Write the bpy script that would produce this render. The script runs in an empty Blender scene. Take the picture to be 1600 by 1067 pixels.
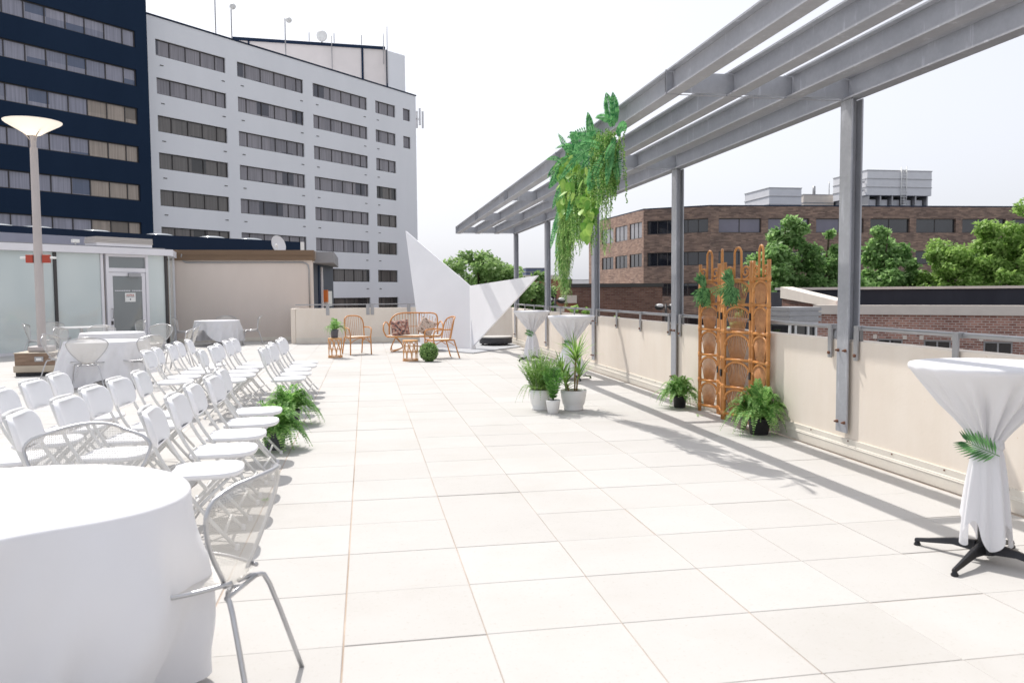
import bpy, math, random
from mathutils import Vector, Matrix
random.seed(7)
S = bpy.context.scene
COL = S.collection
R = math.radians
PI = math.pi

# ------------------------------------------------------------------ camera
YAW, PITCH, ROLL, EYE = R(10.199), R(-3.429), R(-0.4365), 1.4729
cy, sy, cp, sp = math.cos(YAW), math.sin(YAW), math.cos(PITCH), math.sin(PITCH)
fwd = Vector((sy*cp, cy*cp, sp))
right = Vector((cy, -sy, 0))
up = right.cross(fwd)
r2 = right*math.cos(ROLL) + up*math.sin(ROLL)
u2 = -right*math.sin(ROLL) + up*math.cos(ROLL)
cam = bpy.data.cameras.new('camera')
cam.sensor_width = 36; cam.sensor_fit = 'HORIZONTAL'
cam.lens = 1268.87/1600*36
cam.clip_start = 0.05; cam.clip_end = 3000
cam.dof.use_dof = True; cam.dof.focus_distance = 9.5; cam.dof.aperture_fstop = 4.0
co = bpy.data.objects.new('camera', cam)
co.matrix_world = Matrix(((r2.x, u2.x, -fwd.x, 0), (r2.y, u2.y, -fwd.y, 0), (r2.z, u2.z, -fwd.z, EYE), (0, 0, 0, 1)))
COL.objects.link(co); S.camera = co

# ------------------------------------------------------------------ light
sun_dir = Vector((-0.27, 0.64, 1.0)).normalized()          # towards the sun
el = math.asin(sun_dir.z)
w = bpy.data.worlds.new('World'); S.world = w; w.use_nodes = True
nt = w.node_tree; nt.nodes.clear()
sky = nt.nodes.new('ShaderNodeTexSky'); sky.sky_type = 'NISHITA'; sky.sun_disc = False
sky.sun_elevation = el
sky.sun_rotation = math.atan2(sun_dir.x, sun_dir.y)
sky.air_density = 1.0; sky.dust_density = 4.0; sky.ozone_density = 1.0
hs = nt.nodes.new('ShaderNodeHueSaturation'); hs.inputs['Saturation'].default_value = 0.35
mx = nt.nodes.new('ShaderNodeMix'); mx.data_type = 'RGBA'; mx.inputs[0].default_value = 0.7
mx.inputs[7].default_value = (3.2, 3.28, 3.6, 1)            # thin bright haze over the whole sky
bg = nt.nodes.new('ShaderNodeBackground'); bg.inputs['Strength'].default_value = 0.125
out = nt.nodes.new('ShaderNodeOutputWorld')
nt.links.new(sky.outputs[0], hs.inputs['Color'])
nt.links.new(hs.outputs[0], mx.inputs[6])
nt.links.new(mx.outputs[2], bg.inputs['Color'])
nt.links.new(bg.outputs[0], out.inputs['Surface'])
sl = bpy.data.lights.new('sun', 'SUN'); sl.energy = 2.05; sl.angle = R(0.5); sl.color = (1.0, 0.955, 0.9)
so = bpy.data.objects.new('sun', sl); so.rotation_euler = sun_dir.to_track_quat('Z', 'Y').to_euler()
so.location = (-10, 10, 20); COL.objects.link(so)
S.view_settings.view_transform = 'Standard'; S.view_settings.look = 'None'
S.view_settings.exposure = 1.07; S.view_settings.gamma = 1
S.view_settings.use_curve_mapping = False

# ------------------------------------------------------------------ materials
def new_mat(name):
    m = bpy.data.materials.new(name); m.use_nodes = True
    n = m.node_tree; n.nodes.clear()
    o = n.nodes.new('ShaderNodeOutputMaterial'); b = n.nodes.new('ShaderNodeBsdfPrincipled')
    n.links.new(b.outputs[0], o.inputs[0])
    return m, n, b, o
def coords(n, kind='Object', scale=(1, 1, 1)):
    t = n.nodes.new('ShaderNodeTexCoord'); mp = n.nodes.new('ShaderNodeMapping')
    mp.inputs['Scale'].default_value = scale
    n.links.new(t.outputs[kind], mp.inputs['Vector']); return mp.outputs[0]
def noise(n, vec, scale, detail=3, rough=0.55):
    t = n.nodes.new('ShaderNodeTexNoise'); t.inputs['Scale'].default_value = scale
    t.inputs['Detail'].default_value = detail; t.inputs['Roughness'].default_value = rough
    if vec is not None: n.links.new(vec, t.inputs['Vector'])
    return t.outputs['Fac']
def ramp(n, fac, stops):
    r = n.nodes.new('ShaderNodeValToRGB'); e = r.color_ramp.elements
    while len(e) > 1: e.remove(e[-1])
    e[0].position = stops[0][0]; e[0].color = (*stops[0][1], 1)
    for p, c in stops[1:]:
        x = e.new(p); x.color = (*c, 1)
    n.links.new(fac, r.inputs[0]); return r.outputs[0]
def mixc(n, fac, a, b, blend='MIX'):
    m = n.nodes.new('ShaderNodeMix'); m.data_type = 'RGBA'; m.blend_type = blend
    for sock, v in ((m.inputs[0], fac), (m.inputs[6], a), (m.inputs[7], b)):
        if isinstance(v, (int, float)): sock.default_value = v
        elif isinstance(v, tuple): sock.default_value = (*v, 1)
        else: n.links.new(v, sock)
    return m.outputs[2]
def bump(n, b, h, strength=0.3, dist=0.01):
    x = n.nodes.new('ShaderNodeBump'); x.inputs['Strength'].default_value = strength; x.inputs['Distance'].default_value = dist
    n.links.new(h, x.inputs['Height']); n.links.new(x.outputs[0], b.inputs['Normal'])
def simple(name, c1, c2=None, scale=6, rough=0.6, metal=0.0, bmp=0.15, bscale=60, stretch=(1, 1, 1), spec=0.4, rvar=0.0):
    m, n, b, o = new_mat(name)
    v = coords(n, 'Object', stretch)
    c2 = c2 or tuple(x*0.88 for x in c1)
    f = noise(n, v, scale, 4, 0.6)
    n.links.new(ramp(n, f, [(0.3, c2), (0.7, c1)]), b.inputs['Base Color'])
    b.inputs['Roughness'].default_value = rough; b.inputs['Metallic'].default_value = metal
    b.inputs['Specular IOR Level'].default_value = spec
    if bmp: bump(n, b, noise(n, v, bscale, 3), bmp, 0.004)
    return m
def leaf_mat(name, dark, light, trans=0.3, scale=3.0, rough=0.5):
    m, n, b, o = new_mat(name)
    v = coords(n, 'Object')
    f = noise(n, v, scale, 4, 0.7)
    g = n.nodes.new('ShaderNodeNewGeometry')
    rnd = n.nodes.new('ShaderNodeMath'); rnd.operation = 'MULTIPLY_ADD'
    rnd.inputs[1].default_value = 0.45; rnd.inputs[2].default_value = -0.22
    n.links.new(g.outputs['Random Per Island'], rnd.inputs[0])
    ad = n.nodes.new('ShaderNodeMath'); ad.operation = 'ADD'
    n.links.new(f, ad.inputs[0]); n.links.new(rnd.outputs[0], ad.inputs[1])
    c = ramp(n, ad.outputs[0], [(0.28, dark), (0.72, light)])
    n.links.new(c, b.inputs['Base Color']); b.inputs['Roughness'].default_value = rough
    b.inputs['Specular IOR Level'].default_value = 0.35
    t = n.nodes.new('ShaderNodeBsdfTranslucent'); n.links.new(c, t.inputs['Color'])
    s = n.nodes.new('ShaderNodeMixShader'); s.inputs[0].default_value = trans
    n.links.new(b.outputs[0], s.inputs[1]); n.links.new(t.outputs[0], s.inputs[2]); n.links.new(s.outputs[0], o.inputs[0])
    return m
def brick_mat(name, c1, c2, mortar, bw=0.2, bh=0.0677, ms=0.01, bias=0.0):
    m, n, b, o = new_mat(name)
    v = coords(n, 'UV')
    t = n.nodes.new('ShaderNodeTexBrick'); n.links.new(v, t.inputs['Vector'])
    t.inputs['Scale'].default_value = 1; t.inputs['Brick Width'].default_value = bw; t.inputs['Row Height'].default_value = bh
    t.inputs['Mortar Size'].default_value = ms; t.inputs['Bias'].default_value = bias
    t.inputs['Color1'].default_value = (*c1, 1); t.inputs['Color2'].default_value = (*c2, 1); t.inputs['Mortar'].default_value = (*mortar, 1)
    big = noise(n, v, 0.5, 5, 0.65)
    c = mixc(n, 1.0, t.outputs['Color'], ramp(n, big, [(0.3, (0.72, 0.72, 0.74)), (0.7, (1.15, 1.1, 1.05))]), 'MULTIPLY')
    n.links.new(c, b.inputs['Base Color']); b.inputs['Roughness'].default_value = 0.85
    return m
def pane_mat(name, curtain, dark, tint=0.0, rough=0.08, pw=1.25):
    m, n, b, o = new_mat(name)
    uv = coords(n, 'UV')
    # curtain folds: noise stretched in height
    mp = n.nodes.new('ShaderNodeMapping'); mp.inputs['Scale'].default_value = (9, 0.25, 1); n.links.new(uv, mp.inputs['Vector'])
    folds = noise(n, mp.outputs[0], 1.0, 2)
    # one value per pane
    sep = n.nodes.new('ShaderNodeSeparateXYZ'); n.links.new(uv, sep.inputs[0])
    d = n.nodes.new('ShaderNodeMath'); d.operation = 'DIVIDE'; d.inputs[1].default_value = pw; n.links.new(sep.outputs[0], d.inputs[0])
    fl = n.nodes.new('ShaderNodeMath'); fl.operation = 'FLOOR'; n.links.new(d.outputs[0], fl.inputs[0])
    d2 = n.nodes.new('ShaderNodeMath'); d2.operation = 'DIVIDE'; d2.inputs[1].default_value = 2.7; n.links.new(sep.outputs[1], d2.inputs[0])
    fl2 = n.nodes.new('ShaderNodeMath'); fl2.operation = 'FLOOR'; n.links.new(d2.outputs[0], fl2.inputs[0])
    cb = n.nodes.new('ShaderNodeCombineXYZ'); n.links.new(fl.outputs[0], cb.inputs[0]); n.links.new(fl2.outputs[0], cb.inputs[1])
    wn = n.nodes.new('ShaderNodeTexWhiteNoise'); wn.noise_dimensions = '3D'; n.links.new(cb.outputs[0], wn.inputs['Vector'])
    c = mixc(n, ramp(n, folds, [(0.35, (0, 0, 0)), (0.65, (1, 1, 1))]), tuple(x*0.72 for x in curtain), curtain)
    c = mixc(n, ramp(n, wn.outputs['Value'], [(0.0, (0.85,)*3), (0.1, (0.8,)*3), (0.12, (0, 0, 0)), (0.75, (0.12,)*3), (1.0, (0.4,)*3)]), c, dark)
    n.links.new(c, b.inputs['Base Color']); b.inputs['Roughness'].default_value = rough
    b.inputs['Specular IOR Level'].default_value = 0.6
    return m

M = {}
# pavers: pale concrete with per-slab tone
def paver_mat():
    m, n, b, o = new_mat('pale_concrete_paver')
    v = coords(n, 'Object')
    g = n.nodes.new('ShaderNodeNewGeometry')
    base = ramp(n, noise(n, v, 1.3, 6, 0.65), [(0.25, (0.475, 0.463, 0.445)), (0.75, (0.505, 0.495, 0.478))])
    per = ramp(n, g.outputs['Random Per Island'], [(0, (0.965, 0.96, 0.955)), (1, (1.02, 1.02, 1.02))])
    c = mixc(n, 1.0, base, per, 'MULTIPLY')
    sp_ = ramp(n, noise(n, v, 45, 2, 0.8), [(0.30, (0.86, 0.84, 0.8)), (0.40, (1, 1, 1))])
    c = mixc(n, 0.6, c, sp_, 'MULTIPLY')
    st = ramp(n, noise(n, v, 0.55, 5, 0.7), [(0.32, (0.94, 0.93, 0.91)), (0.5, (1, 1, 1))])
    c = mixc(n, 0.7, c, st, 'MULTIPLY')
    n.links.new(c, b.inputs['Base Color']); b.inputs['Roughness'].default_value = 0.9
    b.inputs['Specular IOR Level'].default_value = 0.2
    bump(n, b, noise(n, v, 180, 3), 0.25, 0.002)
    return m
M['paver'] = paver_mat()
M['joint'] = simple('sandy_joint', (0.55, 0.45, 0.37), (0.28, 0.21, 0.16), 1.3, 0.95)
def wall_mat():
    m, n, b, o = new_mat('cream_painted_concrete')
    v = coords(n, 'Object')
    vs = coords(n, 'Object', (3, 3, 0.35))
    c = ramp(n, noise(n, v, 1.1, 5, 0.6), [(0.3, (0.73, 0.65, 0.56)), (0.7, (0.79, 0.72, 0.635))])
    c = mixc(n, 0.22, c, ramp(n, noise(n, vs, 1.6, 4, 0.6), [(0.35, (0.88, 0.84, 0.78)), (0.6, (1, 1, 1))]), 'MULTIPLY')
    gr = n.nodes.new('ShaderNodeSeparateXYZ'); n.links.new(v, gr.inputs[0])
    c = mixc(n, 0.8, c, ramp(n, noise(n, v, 9, 3, 0.8), [(0.24, (0.8, 0.66, 0.5)), (0.30, (1, 1, 1))]), 'MULTIPLY')
    n.links.new(c, b.inputs['Base Color']); b.inputs['Roughness'].default_value = 0.85
    bump(n, b, noise(n, v, 40, 4), 0.2, 0.004)
    return m
M['cream'] = wall_mat()
M['flash'] = simple('painted_base_flashing', (0.74, 0.7, 0.62), (0.66, 0.62, 0.55), 3, 0.5)
def galv():
    m, n, b, o = new_mat('galvanised_steel')
    v = coords(n, 'Object')
    c = ramp(n, noise(n, v, 2.2, 6, 0.7), [(0.3, (0.35, 0.36, 0.39)), (0.55, (0.40, 0.41, 0.44)), (0.8, (0.48, 0.49, 0.515))])
    vo = n.nodes.new('ShaderNodeTexVoronoi'); vo.inputs['Scale'].default_value = 38; n.links.new(v, vo.inputs['Vector'])
    c = mixc(n, 0.5, c, ramp(n, vo.outputs['Color'], [(0, (0.9,)*3), (1, (1.08,)*3)]), 'MULTIPLY')
    vs = coords(n, 'Object', (2.5, 2.5, 0.4))
    c = mixc(n, 0.7, c, ramp(n, noise(n, vs, 5, 3, 0.7), [(0.6, (1, 1, 1)), (0.72, (1.5, 1.5, 1.5))]), 'MULTIPLY')
    n.links.new(c, b.inputs['Base Color']); b.inputs['Roughness'].default_value = 0.5; b.inputs['Metallic'].default_value = 0.3
    return m
M['galv'] = galv()
M['bolt'] = simple('rusty_bolt', (0.22, 0.1, 0.06), (0.12, 0.06, 0.04), 30, 0.8)
M['steel'] = simple('grey_rail_steel', (0.4, 0.4, 0.41), None, 8, 0.4, 0.5)
M['white_plastic'] = simple('white_plastic', (0.82, 0.82, 0.84), (0.78, 0.78, 0.8), 2, 0.42, 0, 0.03, 200)
M['white_frame'] = simple('white_enamel_tube', (0.74, 0.74, 0.73), (0.64, 0.63, 0.61), 9, 0.35, 0, 0)
def cloth_mat():
    m, n, b, o = new_mat('white_polyester_cloth')
    v = coords(n, 'Object')
    n.links.new(ramp(n, noise(n, v, 2, 3), [(0.3, (0.86, 0.86, 0.885)), (0.7, (0.9, 0.9, 0.92))]), b.inputs['Base Color'])
    b.inputs['Roughness'].default_value = 0.8; b.inputs['Sheen Weight'].default_value = 0.15
    t = n.nodes.new('ShaderNodeBsdfTranslucent'); t.inputs['Color'].default_value = (0.82, 0.82, 0.86, 1)
    s = n.nodes.new('ShaderNodeMixShader'); s.inputs[0].default_value = 0.3
    n.links.new(b.outputs[0], s.inputs[1]); n.links.new(t.outputs[0], s.inputs[2]); n.links.new(s.outputs[0], o.inputs[0])
    bump(n, b, noise(n, v, 3, 2, 0.5), 0.4, 0.03)
    return m
M['cloth'] = cloth_mat()
def mesh_mat(name, col, open_=0.5, pitch=0.008):
    m, n, b, o = new_mat(name)
    uv = coords(n, 'UV', (1/pitch, 1/pitch, 1))
    sep = n.nodes.new('ShaderNodeSeparateXYZ'); n.links.new(uv, sep.inputs[0])
    hs_ = []
    for k in (0, 1):
        fr = n.nodes.new('ShaderNodeMath'); fr.operation = 'FRACT'; n.links.new(sep.outputs[k], fr.inputs[0])
        gt = n.nodes.new('ShaderNodeMath'); gt.operation = 'GREATER_THAN'; gt.inputs[1].default_value = 1-math.sqrt(open_)
        n.links.new(fr.outputs[0], gt.inputs[0]); hs_.append(gt.outputs[0])
    mu = n.nodes.new('ShaderNodeMath'); mu.operation = 'MULTIPLY'; n.links.new(hs_[0], mu.inputs[0]); n.links.new(hs_[1], mu.inputs[1])
    b.inputs['Base Color'].default_value = (*col, 1); b.inputs['Metallic'].default_value = 0.5; b.inputs['Roughness'].default_value = 0.4
    t = n.nodes.new('ShaderNodeBsdfTransparent')
    s = n.nodes.new('ShaderNodeMixShader'); n.links.new(mu.outputs[0], s.inputs[0])
    n.links.new(b.outputs[0], s.inputs[1]); n.links.new(t.outputs[0], s.inputs[2]); n.links.new(s.outputs[0], o.inputs[0])
    return m
M['wire_mesh'] = mesh_mat('silver_wire_mesh', (0.64, 0.62, 0.58))
M['silver'] = simple('silver_tube', (0.55, 0.55, 0.56), (0.46, 0.46, 0.47), 8, 0.3, 0.7, 0)
M['rattan'] = simple('honey_rattan', (0.66, 0.31, 0.10), (0.44, 0.18, 0.05), 14, 0.38, 0, 0.2, 90, (1, 1, 0.5))
M['rattan_light'] = simple('light_rattan', (0.74, 0.43, 0.2), (0.56, 0.28, 0.11), 14, 0.45, 0, 0.2, 90)
M['rattan_spoke'] = simple('rattan_spindles', (0.6, 0.31, 0.14), (0.42, 0.19, 0.08), 18, 0.5, 0, 0.1)
M['seat_cream'] = simple('cream_woven_seat', (0.74, 0.68, 0.58), (0.62, 0.55, 0.46), 30, 0.8)
M['fern'] = leaf_mat('fern_green', (0.035, 0.13, 0.02), (0.16, 0.38, 0.07), 0.3, 6)
M['fern2'] = leaf_mat('bright_fern_green', (0.09, 0.27, 0.05), (0.42, 0.66, 0.22), 0.45, 9)
M['grass'] = leaf_mat('blade_green', (0.09, 0.22, 0.035), (0.4, 0.6, 0.17), 0.4, 7)
M['palm'] = leaf_mat('palm_green', (0.03, 0.12, 0.035), (0.2, 0.45, 0.16), 0.25, 14, 0.3)
M['plast_fern'] = leaf_mat('deep_fern_green', (0.03, 0.2, 0.06), (0.24, 0.56, 0.22), 0.45, 14, 0.35)
M['lime'] = leaf_mat('lime_leaf', (0.12, 0.32, 0.04), (0.42, 0.62, 0.14), 0.35, 8, 0.45)
M['bead'] = leaf_mat('bead_vine', (0.08, 0.26, 0.04), (0.42, 0.62, 0.2), 0.35, 12)
M['vine'] = leaf_mat('trailing_vine', (0.08, 0.24, 0.04), (0.44, 0.6, 0.24), 0.4, 9)
M['boxwood'] = leaf_mat('boxwood_green', (0.03, 0.12, 0.02), (0.4, 0.6, 0.2), 0.3, 30, 0.35)
M['maple'] = leaf_mat('maple_crown', (0.12, 0.25, 0.07), (0.40, 0.6, 0.24), 0.55, 0.8)
M['locust'] = leaf_mat('locust_crown', (0.17, 0.32, 0.06), (0.42, 0.6, 0.18), 0.5, 0.8)
M['elm'] = leaf_mat('round_tree_crown', (0.15, 0.27, 0.08), (0.36, 0.52, 0.2), 0.5, 0.8)
M['bark'] = simple('bark', (0.16, 0.12, 0.09), (0.08, 0.06, 0.045), 10, 0.9)
M['cane'] = simple('plant_cane', (0.34, 0.24, 0.13), (0.22, 0.14, 0.07), 40, 0.8)
M['pot_white'] = simple('white_glazed_pot', (0.78, 0.78, 0.77), (0.74, 0.74, 0.73), 2, 0.35, 0, 0.02)
M['pot_dark'] = simple('black_nursery_pot', (0.03, 0.03, 0.035), (0.02, 0.02, 0.02), 8, 0.45)
M['pot_grey'] = simple('grey_pot', (0.12, 0.12, 0.15), (0.09, 0.09, 0.11), 8, 0.5)
M['soil'] = simple('dark_soil', (0.07, 0.045, 0.03), (0.03, 0.02, 0.015), 40, 1.0, 0, 0.6)
M['black_metal'] = simple('black_cast_metal', (0.035, 0.035, 0.04), (0.02, 0.02, 0.022), 12, 0.3, 0.4)
M['white_metal'] = simple('white_painted_steel', (0.86, 0.86, 0.88), (0.82, 0.82, 0.84), 1.2, 0.55, 0, 0.05, 30)
M['pad'] = simple('grey_concrete_pad', (0.42, 0.43, 0.45), (0.35, 0.36, 0.38), 2, 0.9)
M['dark_disc'] = simple('dark_planter_side', (0.06, 0.06, 0.07), (0.045, 0.045, 0.05), 10, 0.6)
M['conc_top'] = simple('pale_concrete_top', (0.5, 0.49, 0.47), None, 8, 0.9)
M['pole'] = simple('taupe_painted_pole', (0.46, 0.42, 0.41), (0.42, 0.385, 0.375), 3, 0.5)
M['wood'] = simple('weathered_wood_slats', (0.3, 0.21, 0.15), (0.17, 0.11, 0.075), 3, 0.7, 0, 0.2, 30, (1, 1, 6))
M['tan'] = simple('tan_plastic', (0.5, 0.43, 0.34), None, 3, 0.6)
M['red'] = simple('red_enclosure', (0.4, 0.06, 0.035), None, 3, 0.5)
M['white'] = simple('white_gloss', (0.8, 0.8, 0.78), None, 3, 0.4)
M['hotel_white'] = simple('hotel_white_render', (0.80, 0.815, 0.85), (0.76, 0.775, 0.81), 0.35, 0.8, 0, 0.1, 3, (1, 1, 0.3))
M['hotel_navy'] = simple('hotel_navy_render', (0.016, 0.031, 0.062), (0.013, 0.026, 0.053), 0.3, 0.9, 0, 0.1, 3, (1, 1, 0.3), 0.08)
M['coping_navy'] = simple('navy_coping', (0.012, 0.025, 0.055), None, 1, 0.6, 0, 0.1, 60, (1, 1, 1), 0.15)
M['win_frame'] = simple('dark_bronze_frame', (0.06, 0.055, 0.055), None, 2, 0.5)
M['pane'] = pane_mat('curtained_pane', (0.30, 0.285, 0.31), (0.035, 0.04, 0.06))
M['pane_low'] = pane_mat('brownish_reflection_pane', (0.165, 0.15, 0.14), (0.025, 0.028, 0.03))  # curtain folds, with a brownish reflection painted into the colour
M['pane_tan'] = pane_mat('tan_reflection_pane', (0.42, 0.35, 0.29), (0.13, 0.11, 0.09))  # tan reflection of a sunlit building, painted into the pane colour
M['pane_blue'] = pane_mat('blue_curtained_pane', (0.33, 0.33, 0.40), (0.05, 0.08, 0.15))
M['beige_pent'] = simple('beige_penthouse_panel', (0.74, 0.69, 0.67), (0.69, 0.645, 0.625), 0.6, 0.85)
M['beige'] = simple('beige_rendered_wall', (0.70, 0.62, 0.56), (0.64, 0.565, 0.51), 0.8, 0.85, 0, 0.15, 20, (1, 1, 0.35))
M['brown'] = simple('bronze_fascia', (0.19, 0.125, 0.075), (0.165, 0.105, 0.065), 1, 0.6, 0, 0.05, 10, (1, 1, 4))
M['lightfascia'] = simple('painted_lit_fascia', (0.42, 0.37, 0.33), (0.34, 0.3, 0.27), 2, 0.7)  # sunlit look of the side fascia, put into its pale colour
M['slate'] = simple('slate_door_wall', (0.075, 0.085, 0.115), (0.05, 0.058, 0.08), 2, 0.6, 0, 0.1, 10, (4, 4, 0.3))
M['lavender'] = simple('grey_lavender_wall', (0.34, 0.355, 0.44), None, 0.6, 0.85)
M['pav_white'] = simple('white_pavilion_frame', (0.75, 0.74, 0.77), (0.7, 0.69, 0.72), 2, 0.45)
M['shutter'] = simple('beige_shutter_box', (0.5, 0.47, 0.45), (0.42, 0.39, 0.37), 3, 0.6, 0, 0, 1, (1, 1, 20))
def glass_opaque(name, c1, c2, rough=0.04, ior=1.7, metal=0.0):
    m, n, b, o = new_mat(name)
    v = coords(n, 'Object', (1, 1, 0.5))
    n.links.new(ramp(n, noise(n, v, 0.5, 2), [(0.3, c2), (0.7, c1)]), b.inputs['Base Color'])
    b.inputs['Roughness'].default_value = rough; b.inputs['IOR'].default_value = ior; b.inputs['Metallic'].default_value = metal
    return m
M['pav_glass'] = glass_opaque('pale_tinted_glass', (0.66, 0.71, 0.69), (0.50, 0.57, 0.57))
M['pav_glass2'] = glass_opaque('grey_door_glass', (0.2, 0.22, 0.22), (0.15, 0.17, 0.17), 0.03, 1.9)
M['office_glass'] = glass_opaque('dark_office_glass', (0.02, 0.022, 0.028), (0.01, 0.01, 0.014), 0.03, 1.8)
M['office_glass_pale'] = glass_opaque('pale_blind_glass', (0.26, 0.25, 0.27), (0.2, 0.2, 0.22), 0.03, 1.8)  # pale base colour for the blinds in the top row
M['office_glass_sky'] = glass_opaque('lavender_sky_glass', (0.12, 0.11, 0.16), (0.09, 0.085, 0.13), 0.03, 1.8)  # lavender sky reflection put into the base colour
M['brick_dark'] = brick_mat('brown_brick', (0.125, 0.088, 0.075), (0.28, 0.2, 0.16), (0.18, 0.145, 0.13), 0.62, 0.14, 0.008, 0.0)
M['brick_lit'] = brick_mat('painted_lit_brown_brick', (0.22, 0.14, 0.11), (0.42, 0.29, 0.225), (0.3, 0.235, 0.2), 0.62, 0.14, 0.008, 0.0)  # lighter copy of the office brick, sunlight put into the colour
M['brick_red'] = brick_mat('mixed_red_brick', (0.24, 0.10, 0.075), (0.48, 0.26, 0.21), (0.5, 0.43, 0.39), 0.22, 0.085, 0.014)
M['brick_old'] = brick_mat('old_red_brick', (0.13, 0.06, 0.045), (0.22, 0.12, 0.09), (0.2, 0.15, 0.13), 0.5, 0.16, 0.02)
M['stone'] = simple('pale_limestone', (0.72, 0.66, 0.59), (0.66, 0.6, 0.54), 2, 0.85)
M['membrane'] = simple('black_roof_membrane', (0.02, 0.022, 0.032), (0.03, 0.033, 0.045), 1.2, 0.7, 0, 0.1, 5, (1, 1, 0.2))
M['roof_grey'] = simple('grey_roofing', (0.3, 0.3, 0.31), (0.24, 0.24, 0.25), 1, 0.9)
M['hvac'] = simple('galvanised_hvac_panel', (0.72, 0.72, 0.74), (0.66, 0.66, 0.68), 1, 0.6, 0.0)
M['asphalt'] = simple('asphalt', (0.06, 0.06, 0.062), (0.045, 0.045, 0.047), 0.4, 0.95)
M['lawn'] = simple('pale_city_ground', (0.36, 0.35, 0.33), (0.27, 0.27, 0.25), 0.05, 0.95)
M['dome'] = glass_opaque('skylight_dome', (0.45, 0.48, 0.5), (0.3, 0.33, 0.36), 0.08, 1.6)
M['far_blue'] = simple('blue_grey_panel', (0.12, 0.15, 0.24), None, 1, 0.7)
M['salmon'] = simple('salmon_brick_pier', (0.36, 0.17, 0.11), (0.3, 0.14, 0.09), 2, 0.85)
M['orange'] = simple('orange_paint', (0.6, 0.16, 0.03), None, 2, 0.6)
def cushion_mat(name, base, a, bcol):
    m, n, b, o = new_mat(name)
    v = coords(n, 'Object')
    f = noise(n, v, 16, 3, 0.6)
    c = ramp(n, f, [(0.40, a), (0.46, base), (0.54, base), (0.60, bcol)])
    n.links.new(c, b.inputs['Base Color']); b.inputs['Roughness'].default_value = 0.9
    return m
M['cush1'] = cushion_mat('rust_floral_cushion', (0.42, 0.2, 0.15), (0.07, 0.07, 0.08), (0.55, 0.45, 0.38))
M['cush2'] = cushion_mat('cream_floral_cushion', (0.55, 0.45, 0.38), (0.16, 0.09, 0.06), (0.5, 0.3, 0.22))
def lamp_glow():
    m, n, b, o = new_mat('frosted_lamp_glass')
    b.inputs['Base Color'].default_value = (0.85, 0.8, 0.74, 1); b.inputs['Roughness'].default_value = 0.4
    t = n.nodes.new('ShaderNodeBsdfTranslucent'); t.inputs['Color'].default_value = (0.92, 0.88, 0.82, 1)
    s = n.nodes.new('ShaderNodeMixShader'); s.inputs[0].default_value = 0.6
    n.links.new(b.outputs[0], s.inputs[1]); n.links.new(t.outputs[0], s.inputs[2]); n.links.new(s.outputs[0], o.inputs[0])
    return m
M['lamp_glow'] = lamp_glow()
def bulb():
    m, n, b, o = new_mat('lit_lamp')
    b.inputs['Base Color'].default_value = (0.9, 0.85, 0.75, 1)
    b.inputs['Emission Color'].default_value = (1.0, 0.86, 0.66, 1); b.inputs['Emission Strength'].default_value = 5.0
    return m
M['bulb'] = bulb()

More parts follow.
